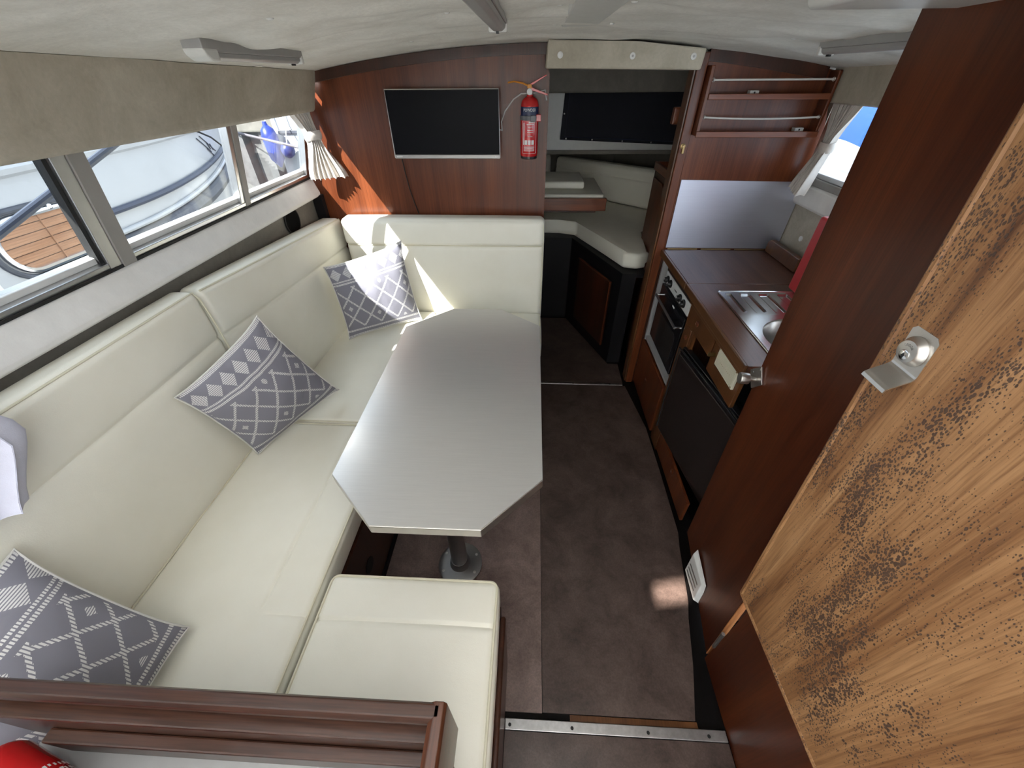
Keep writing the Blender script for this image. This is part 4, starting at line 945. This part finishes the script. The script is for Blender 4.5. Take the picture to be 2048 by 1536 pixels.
obj('door_trim', tube([onface(0, 0.57, 0.017), onface(1, 0.57, 0.017), onface(1, 0.10, 0.017)], 0.005, 6), MAHOG, dq)
bc = T('berth_cushion', prism([(-0.9, 3.07), (0.22, 3.07), (0.345, 3.02), (0.575, 2.37), (0.66, 2.345), (0.735, 2.38), (0.735, 2.78), (1.12, 3.2), (0.92, 3.43), (0.62, 3.62), (0.3, 4.0), (-0.9, 4.0)], 'z', 0.638, 0.735, 0.022, 4), LEATH, 'cream berth seat cushion in the dim forecabin', 'cushion', True)
def fback(label, a, b_, z0, z1, th, rec):
    a, b_ = V((*a, 0)), V((*b_, 0)); d = b_ - a; L = d.length; d.normalize(); nr = V((-d.y, d.x, 0))
    def fn(p):
        k = (p.z - z0) / (z1 - z0)
        if p.y < th / 2: groove(p, 2, z0 + 0.70 * (z1 - z0), 1, -1, 0.006, 0.008)
        return a + d * p.x + nr * (p.y + rec * k) + V((0, 0, p.z))
    return T('berth_back_cushion', rbox((0, 0, z0), (L, th, z1), 0.03, (14, 3, 8), {2: [z0 + 0.70 * (z1 - z0)]}, (0, 0.008, 0), fn), LEATH, label, 'cushion', True)
fback('long cream back cushion along the forecabin berth below the blind', (0.185, 3.96), (1.06, 3.18), 0.740, 1.015, 0.10, 0.035)
fback('short cream back cushion at the bow beyond the forecabin table', (-0.6, 4.03), (0.165, 4.03), 0.740, 1.015, 0.10, 0.03)
ft = empty('forecabin_table', (0.2, 3.1, 0.74), 'wooden edged infill table in the forecabin', 'table')
obj('front_rail', box(-0.45, 0.505, 2.83, 2.862, 0.855, 0.935, 0.004), MAHOG_W, ft)
obj('lower_rail', box(-0.45, 0.44, 2.845, 2.88, 0.842, 0.856, 0.002), MAHOG_D, ft)
obj('padded_top', rbox((-0.45, 2.865, 0.905), (0.490, 3.42, 0.952), 0.012, (8, 6, 2)), LEATH, ft, True)
obj('leg', tube([(-0.2, 2.852, 0.0), (-0.2, 2.852, 0.842)], 0.02, 14), DULL, ft, True)
T('folded_cushion', rbox((-0.45, 3.00, 0.957), (0.365, 3.36, 1.003), 0.014, (10, 8, 2), puff=(0, 0, 0.004)), LEATH, 'flat pale cushion lying on the forecabin table', 'cushion', True)
bl_ = empty('window_blind', (0.65, 3.5, 1.16), 'navy blackout blind over the forecabin window', 'blind')
obj('fabric', hexa([V(p) for p in ((0.205, 3.500, 1.196), (1.18, 3.500, 1.158), (1.18, 3.518, 1.158), (0.205, 3.518, 1.196), (0.222, 3.500, 1.50), (1.16, 3.500, 1.50), (1.16, 3.518, 1.50), (0.222, 3.518, 1.50))]), BLIND, bl_)
for x in (0.25, 0.45, 0.68, 0.90): obj('snap', lathe([(0.006, 0), (0.005, 0.003)], (x, 3.500, 1.205 - (x - 0.205) * 0.039), (0, -1, 0), 10), DULL, bl_, True)
obj('snap', lathe([(0.006, 0), (0.005, 0.003)], (0.225, 3.500, 1.36), (0, -1, 0), 10), DULL, bl_, True)
obj('hem', tube([(0.255, 3.499, 1.49), (0.240, 3.499, 1.215), (1.15, 3.499, 1.18)], 0.0015, 5), NAVY, bl_)
obj('keeper_block', box(0.622, 0.672, 2.121, 2.155, 1.412, 1.476, 0.006), MAHOG, wg)
lk2 = empty('hanging_locker', (0.9, 2.5, 0.0), 'mahogany locker with a rounded door inside the forecabin', 'locker')
obj('carcass', box(0.752, 1.10, 2.12, 2.705, 0.0, 1.13, 0.004), MAHOG_D, lk2)
fr_ = obj('door', prism([(2.66, 0.30), (2.66, 1.10), (2.46, 1.10), (2.42, 1.085), (2.40, 1.05), (2.40, 0.30)], 'x', 0.738, 0.751, 0.003), MAHOG, lk2)
knob(fr_, 2.62, 0.66, 0.738, 0.011)
obj('hinge', tube([(0.736, 2.402, 0.86), (0.736, 2.402, 0.92)], 0.004, 8), BRASS, fr_, True)
obj('fiddle', box(0.745, 0.762, 2.12, 2.715, 1.131, 1.175, 0.004), MAHOG_X, lk2)
obj('fiddle', box(0.762, 1.10, 2.695, 2.715, 1.131, 1.175, 0.004), MAHOG_W, lk2)
obj('foot_board', prism([(2.28, 0.0), (2.46, 0.0), (2.46, 0.60), (2.44, 0.66), (2.38, 0.68), (2.32, 0.64), (2.28, 0.55)], 'x', 0.712, 0.737, 0.003), MAHOG_D, lk2)

# ================================================================== FOREGROUND TRAY
SIDER = wood('worn mahogany side rail', (0.05, 0.015, 0.008), (0.15, 0.055, 0.026), axis=1, scale=14, fine=0.6)
ty = empty('wooden_tray', (-0.55, -0.05, 0.74), 'worn mahogany open tray at the bottom left edge', 'tray')
obj('far_rail', prism([(0.148, 0.842), (0.144, 0.850), (0.128, 0.850), (0.122, 0.842), (0.122, 0.828), (0.130, 0.820), (0.130, 0.66), (0.148, 0.66)], 'x', -0.88, -0.122, 0.0015), WEATHR, ty)
obj('far_inner', box(-0.88, -0.138, 0.106, 0.130, 0.66, 0.795, 0.003), WEATHR, ty)
obj('far_batten', box(-0.80, -0.138, 0.086, 0.106, 0.66, 0.735, 0.003), WEATHR, ty)
obj('side_rail', prism([(-0.112, 0.842), (-0.116, 0.850), (-0.130, 0.850), (-0.138, 0.842), (-0.138, 0.828), (-0.130, 0.820), (-0.130, 0.66), (-0.112, 0.66)], 'y', -0.28, 0.148, 0.0015), SIDER, ty)
obj('bottom', box(-0.88, -0.130, -0.28, 0.148, 0.650, 0.660), GREYP, ty)
obj('bracket', prism([(0.10, 0.65), (-0.26, 0.65), (-0.26, 0.50), (-0.02, 0.52)], 'x', -0.128, -0.112, 0.002), MAHOG_D, ty)
# second extinguisher lying in the tray
ax = V((0.9646, -0.2637, 0.0)).normalized(); eo = V((-0.868, 0.0475, 0.7125))
fe2 = empty('fire_extinguisher', eo, 'red extinguisher with white lettering in the lower left corner by the tray', 'fire extinguisher')
b2 = obj('cylinder', lathe([(0.030, 0.0), (0.046, 0.006), (0.050, 0.02), (0.050, 0.36), (0.045, 0.385), (0.030, 0.402), (0.016, 0.41)], eo, ax, 36), RED, fe2, True)
obj('valve', lathe([(0.015, 0.41), (0.015, 0.44), (0.008, 0.445)], eo, ax, 16), STEEL, fe2, True)
side = ax.cross(V((0, 0, 1))).normalized(); up_ = V((0, 0, 1))
for row in range(3):
    bmr = bmesh.new()
    for k in range(26):
        a = -1.5 + k * 0.125; w_ = random.uniform(0.05, 0.115); h_ = random.uniform(0.006, 0.011); d_ = 0.105 + 0.0165 * row + random.uniform(-0.002, 0.002)
        q = [eo + ax * (d_ + dd) + (side * -math.sin(aa) + up_ * math.cos(aa)) * 0.0506 for dd, aa in ((0, a), (h_, a), (h_ * random.uniform(0.5, 1), a + w_), (0, a + w_))]
        bmr.faces.new([bmr.verts.new(p) for p in q])
    obj('print_row', bmr, LINE, b2)

# ================================================================== OUTSIDE
WATER = plain('harbour water', (0.16, 0.19, 0.21), 0.15, bmp=0.6, bscale=6)
HULLW = plain('neighbour gelcoat', (0.36, 0.37, 0.385), 0.3, nz=0.05, nscale=6)
DECKW = plain('neighbour deck', (0.36, 0.35, 0.37), 0.5)
BLUES = plain('faded navy rubbing strake', (0.030, 0.038, 0.065), 0.5, nz=0.25)
GREYR = plain('grey rubbing rail', (0.05, 0.055, 0.07), 0.5, nz=0.3)
BLUEF = plain('blue fender vinyl', (0.004, 0.022, 0.20), 0.4)
PILE = plain('galvanised sheet piling', (0.085, 0.083, 0.08), 0.7, nz=0.3, nscale=8)
SLATM = wood('blind slat wood', (0.30, 0.14, 0.07), (0.50, 0.27, 0.15), axis=1, rough=0.5, coat=0)
ROPEA = plain('navy rope', (0.05, 0.07, 0.16), 0.8); ROPEB = plain('red rope', (0.45, 0.08, 0.05), 0.8)
S('floor_water', box(-40, 40, -40, 40, -0.9, -0.8), WATER, 'grey harbour water outside the windows', 'water')
def hull_x(y): return -2.20 - (0.0 if y < 2.2 else 0.42 * ((y - 2.2) / 1.55) ** 2)
def hull_top(y): return 1.27 + 0.02 * max(0, y) 
def hullpt(y, s):
    """s 0 top .. 1 waterline"""
    zt = hull_top(y); z = zt - s * (zt + 0.75)
    return V((hull_x(y) - 0.02 * s - 0.30 * max(0, s - 0.35) ** 1.5 - 0.16 * s * max(0, (y - 2.3)), y, z))
nb = empty('motor_boat', (-2.3, 0.5, -0.8), 'white motor boat with a rounded porthole moored alongside the port window', 'boat')
YB0, YB1 = -2.6, 3.72
hb = obj('hull', sheet(lambda u, v: hullpt(YB0 + (YB1 - YB0) * u, v), 60, 20, -0.03), HULLW, nb, True)
obj('gunwale', tube([hullpt(YB0 + (YB1 - YB0) * k / 40, 0.0) + V((-0.01, 0, 0.0)) for k in range(41)], 0.035, 10), HULLW, nb, True)
def sband(zf, r, mat, name, y0=YB0, y1=YB1, n=40):
    P = []
    for k in range(n + 1):
        y = y0 + (y1 - y0) * k / n; zt = hull_top(y); z = zf(y); s = (zt - z) / (zt + 0.75); P.append(hullpt(y, s) + V((0.008, 0, 0)))
    return obj(name, tube(P, r, 8), mat, nb, True)
sband(lambda y: 1.045 + 0.085 * max(0, (y - 2.0) / 1.4) ** 1.6, 0.016, BLUES, 'blue_strake', 1.97)
sband(lambda y: 0.885 + 0.12 * max(0, (y - 2.0) / 1.4) ** 1.6, 0.045, GREYR, 'rubbing_rail', 1.95)
sband(lambda y: 0.945 + 0.12 * max(0, (y - 2.0) / 1.4) ** 1.6, 0.014, HULLW, 'rail_cap', 1.95)
dk = obj('deck', sheet(lambda u, v: (hull_x(YB0 + (YB1 - YB0) * u) - 0.03 - 1.5 * v * (1 - 0.9 * max(0, u - 0.7) / 0.3), YB0 + (YB1 - YB0) * u, hull_top(YB0 + (YB1 - YB0) * u) + 0.015 + 0.05 * v), 30, 6, 0.03), DECKW, nb, True)
obj('cabin_side', hexa([V(p) for p in ((-2.55, -2.5, 1.29), (-2.55, 1.9, 1.31), (-3.6, 1.9, 1.31), (-3.6, -2.5, 1.29), (-2.70, -2.5, 1.62), (-2.70, 1.4, 1.62), (-3.6, 1.4, 1.62), (-3.6, -2.5, 1.62))], 0.04), DECKW, nb)
obj('toe_rail', tube([hullpt(0.2 + 1.75 * k / 20, 0) + V((-0.05, 0, 0.045)) for k in range(21)], 0.009, 6), GREYR, nb, True)
# porthole
pc = V((0, 1.690, 1.030))
def hp(a, b_, o):   # a along boat, b up, on hull face
    y = pc.y + a; z = pc.z + b_; zt = hull_top(y); s = (zt - z) / (zt + 0.75); return hullpt(y, s) + V((o, 0, 0))
ph = obj('porthole', tube([hp(x, z, 0.008) for x, z in roundrect(-0.205, 0.205, -0.105, 0.105, 0.10, 8)], 0.013, 8, True), CHROME, nb, True, label='chrome framed rounded porthole with wooden slats')
obj('outer_ring', tube([hp(x, z, 0.002) for x, z in roundrect(-0.235, 0.235, -0.132, 0.132, 0.125, 8)], 0.012, 8, True), GREYR, ph, True)
bmk = bmesh.new(); bmk.faces.new([bmk.verts.new(hp(x, z, 0.001)) for x, z in roundrect(-0.205, 0.205, -0.105, 0.105, 0.10, 8)]); obj('backing', bmk, plain('porthole dark', (0.10, 0.05, 0.03), 0.6), ph)
for k in range(6):
    z0 = -0.100 + 0.0345 * k; w = math.sqrt(max(0.0, 0.1 ** 2 - max(0, abs(z0 + 0.016)) ** 2)) + 0.098
    w = 0.105 + math.sqrt(max(0.0001, 0.0985 ** 2 - min(0.097, abs(z0 + 0.016)) ** 2))
    obj('slat', hexa([hp(-w, z0, 0.002), hp(w, z0, 0.002), hp(w, z0, 0.007), hp(-w, z0, 0.007), hp(-w, z0 + 0.031, 0.002), hp(w, z0 + 0.031, 0.002), hp(w, z0 + 0.031, 0.004), hp(-w, z0 + 0.031, 0.004)]), SLATM, ph)
obj('blind_cord', tube([hp(0.01, -0.1, 0.010), hp(0.01, 0.1, 0.008)], 0.003, 6), SLATM, ph)
bmk = bmesh.new(); bmk.faces.new([bmk.verts.new(hp(x, z, 0.013)) for x, z in roundrect(-0.205, 0.205, -0.105, 0.105, 0.10, 8)]); obj('pane', bmk, GLASSC, ph)
for a, b_ in ((0.07, 0.113), (-0.16, 0.100)): obj('clamp', lathe([(0.014, 0), (0.012, 0.012), (0.006, 0.016)], hp(a, b_, 0.012), (1, 0, 0), 12), CHROME, ph, True)
obj('drain_hook', tube([hp(0.0, -0.135, 0.012), hp(0.03, -0.155, 0.02), hp(0.08, -0.15, 0.02)], 0.009, 8), DULL, nb, True)
# illegible registration marks at the bow
for y0, z0, y1, z1 in ((3.02, 1.262, 3.20, 1.16), (3.08, 1.268, 3.30, 1.15), (3.05, 1.245, 3.12, 1.205), (3.17, 1.215, 3.20, 1.175), (3.14, 1.185, 3.24, 1.125), (3.22, 1.205, 3.25, 1.165)):
    a = [hullpt(y_, (hull_top(y_) - z_) / (hull_top(y_) + 0.75)) + V((0.004, 0, 0)) for y_, z_ in ((y0, z0), ((y0 + y1) / 2, (z0 + z1) / 2), (y1, z1))]
    obj('mark', tube(a, 0.0035, 5), BLUES, nb)
# two colour rope on the neighbour's deck
P = [V((-2.30, 1.90 + 0.65 * k / 60, 1.335 + 0.035 * k / 60)) for k in range(61)]
rp = empty('twisted_rope', (-2.3, 2.2, 1.32), 'blue and orange twisted rope along the neighbouring deck', 'rope')
for j, mt in enumerate((ROPEA, ROPEB, CORDW)):
    obj('strand', tube([p + V((math.cos(k * 0.75 + j * 2.094) * 0.012, 0, math.sin(k * 0.75 + j * 2.094) * 0.012)) for k, p in enumerate(P)], 0.011, 6), mt, rp, True)
T('boat_hook_pole', tube([(-1.62, 0.80, 1.095), (-1.62, 1.10, 1.220), (-1.62, 1.75, 1.420), (-1.62, 2.1, 1.53)], 0.0125, 10), plain('slate blue tube', (0.016, 0.020, 0.034), 0.35), 'slate blue pole slanting across the near port window', 'pole', True)
T('mooring_line', tube([(-2.42, 3.05, 1.345), (-2.27, 3.10, 1.26), (-2.22, 3.22, 1.12), (-2.30, 3.30, 0.98), (-2.32, 3.32, 0.90)], 0.006, 6), RUBBER, 'thin dark line over the neighbouring bow', 'rope', True)
T('mooring_rope', tube([(-4.6, 6.30, 1.235), (-4.4, 6.0, 1.25), (-3.2, 4.5, 1.28), (-2.5, 3.75, 1.22), (-1.75, 3.5, 1.12), (-1.25, 3.4, 1.06)], 0.010, 6), plain('grey rope', (0.12, 0.11, 0.12), 0.8), 'grey mooring rope passing the blue fender', 'rope', True)
# white boat ahead
wb = empty('cabin_cruiser', (-1.8, 4.6, -0.8), 'sunlit white boat seen past the blue fender', 'boat')
obj('hull', sheet(lambda u, v: (-2.42 + 1.1 * u + 0.22 * math.cos(math.pi * u * 0.5) * (1 - v) * 0 - 0.02 * v, 4.22 + 0.35 * (1 - u) ** 2 * 0 + 0.0 * v, 1.36 - 2.1 * v), 8, 8, -0.03), HULLW, wb, True)
obj('hull_corner', sheet(lambda u, v: (-2.42 - 0.35 * math.sin(u * math.pi / 2) * 0.2, 4.22 + 1.65 * u, 1.36 - 2.1 * v), 6, 6, -0.03), HULLW, wb, True)
obj('deck', box(-2.40, -1.32, 4.22, 5.9, 1.345, 1.375, 0.01), HULLW, wb)
obj('blue_band', box(-2.40, -1.32, 4.200, 4.221, 1.165, 1.195, 0.004), GREYR, wb)
fn_ = empty('fender', (-2.46, 4.12, 0.93), 'bright blue fender hanging on the white boat ahead', 'fender')
obj('body', lathe([(0.010, 0.0), (0.022, 0.02), (0.060, 0.07), (0.068, 0.12), (0.068, 0.26), (0.055, 0.31), (0.022, 0.34), (0.016, 0.37)], (-2.435, 4.12, 0.90), (-0.06, 0, 1), 20), BLUEF, fn_, True)
obj('lanyard', tube([(-2.455, 4.12, 1.26), (-2.43, 4.18, 1.33), (-2.39, 4.215, 1.375), (-2.38, 4.26, 1.378)], 0.006, 6), CORDW, fn_, True)
bf = empty('ball_fender', (-2.33, 4.13, 0.98), 'small round blue fender beside the bright blue one', 'fender')
obj('body', lathe([(0.008, -0.01), (0.03, 0.0), (0.055, 0.03), (0.062, 0.06), (0.055, 0.09), (0.03, 0.115), (0.012, 0.125)], (-2.33, 4.13, 0.99), (0.3, -0.3, 0.9), 20), plain('dull blue fender', (0.02, 0.03, 0.12), 0.35), bf, True)
obj('lanyard', tube([(-2.29, 4.09, 1.10), (-2.30, 4.19, 1.25), (-2.30, 4.21, 1.37), (-2.30, 4.26, 1.378)], 0.005, 6), CORDW, bf, True)
# sheet pile quay
qs = empty('quay_wall', (-4, 6.2, -0.8), 'weathered steel sheet pile quay wall behind the boats', 'quay wall')
for k in range(26):
    x0 = -8.2 + 0.36 * k
    obj('sheet_pile', prism([(x0, 6.32), (x0 + 0.04, 6.20), (x0 + 0.15, 6.20), (x0 + 0.19, 6.32), (x0 + 0.359, 6.32), (x0 + 0.359, 6.36), (x0, 6.36)], 'z', -0.9, 0.98), PILE, qs)
obj('concrete_cap', box(-8.3, 1.2, 6.15, 7.2, 0.98, 1.22, 0.02), plain('quay concrete', (0.13, 0.12, 0.10), 0.8, nz=0.25, nscale=9), qs)
obj('quay_top', box(-8.3, 1.2, 6.9, 12, 1.22, 1.30), plain('quay gravel', (0.17, 0.155, 0.135), 0.9, nz=0.3, nscale=20), qs)
# beyond the starboard window
sbq = empty('stone_quay', (6, 3, -0.8), 'pale stone quay seen through the galley window', 'quay wall')
STONE = plain('pale quay stone', (0.46, 0.43, 0.38), 0.85, nz=0.3, nscale=5)
for r_ in range(5):
    for k in range(12):
        y0 = -1.0 + 0.8 * k + (0.4 if r_ % 2 else 0); obj('stone', box(6.0 + 0.03 * ((k * 7 + r_ * 3) % 3), 6.4, y0, y0 + 0.77, -0.85 + 0.37 * r_, -0.85 + 0.37 * r_ + 0.35, 0.02, 1), STONE, sbq)
sbt = empty('sailing_dinghy', (3.2, 4.6, -0.8), 'pale boat with a blue cover outside the galley window', 'boat')
obj('hull', sheet(lambda u, v: (2.6 + 1.3 * (0.5 - 0.5 * math.cos(math.pi * v)) , 3.4 + 2.6 * u, 0.75 - 1.5 * math.sin(math.pi * v) * (1 - 0.5 * u)), 16, 16), plain('dinghy grey', (0.44, 0.47, 0.52), 0.4), sbt, True)
obj('coaming', box(2.62, 3.88, 3.40, 5.8, 0.74, 0.80, 0.02), HULLW, sbt)
obj('boom', tube([(3.2, 3.2, 1.30), (3.3, 5.6, 1.42)], 0.05, 10), DULL, sbt, True)
obj('blue_cover', sheet(lambda u, v: (3.2 + 0.26 * math.sin((v - 0.5) * 2.4), 3.1 + 1.65 * u, 1.48 - 0.42 * (abs(v - 0.5) * 2) ** 1.4 + 0.02 * math.sin(9 * u)), 20, 12, 0.01), plain('blue sail cover', (0.012, 0.06, 0.30), 0.7), sbt, True)
obj('mast', tube([(3.18, 3.6, 0.75), (3.18, 3.6, 5.0)], 0.045, 12), DULL, sbt, True)
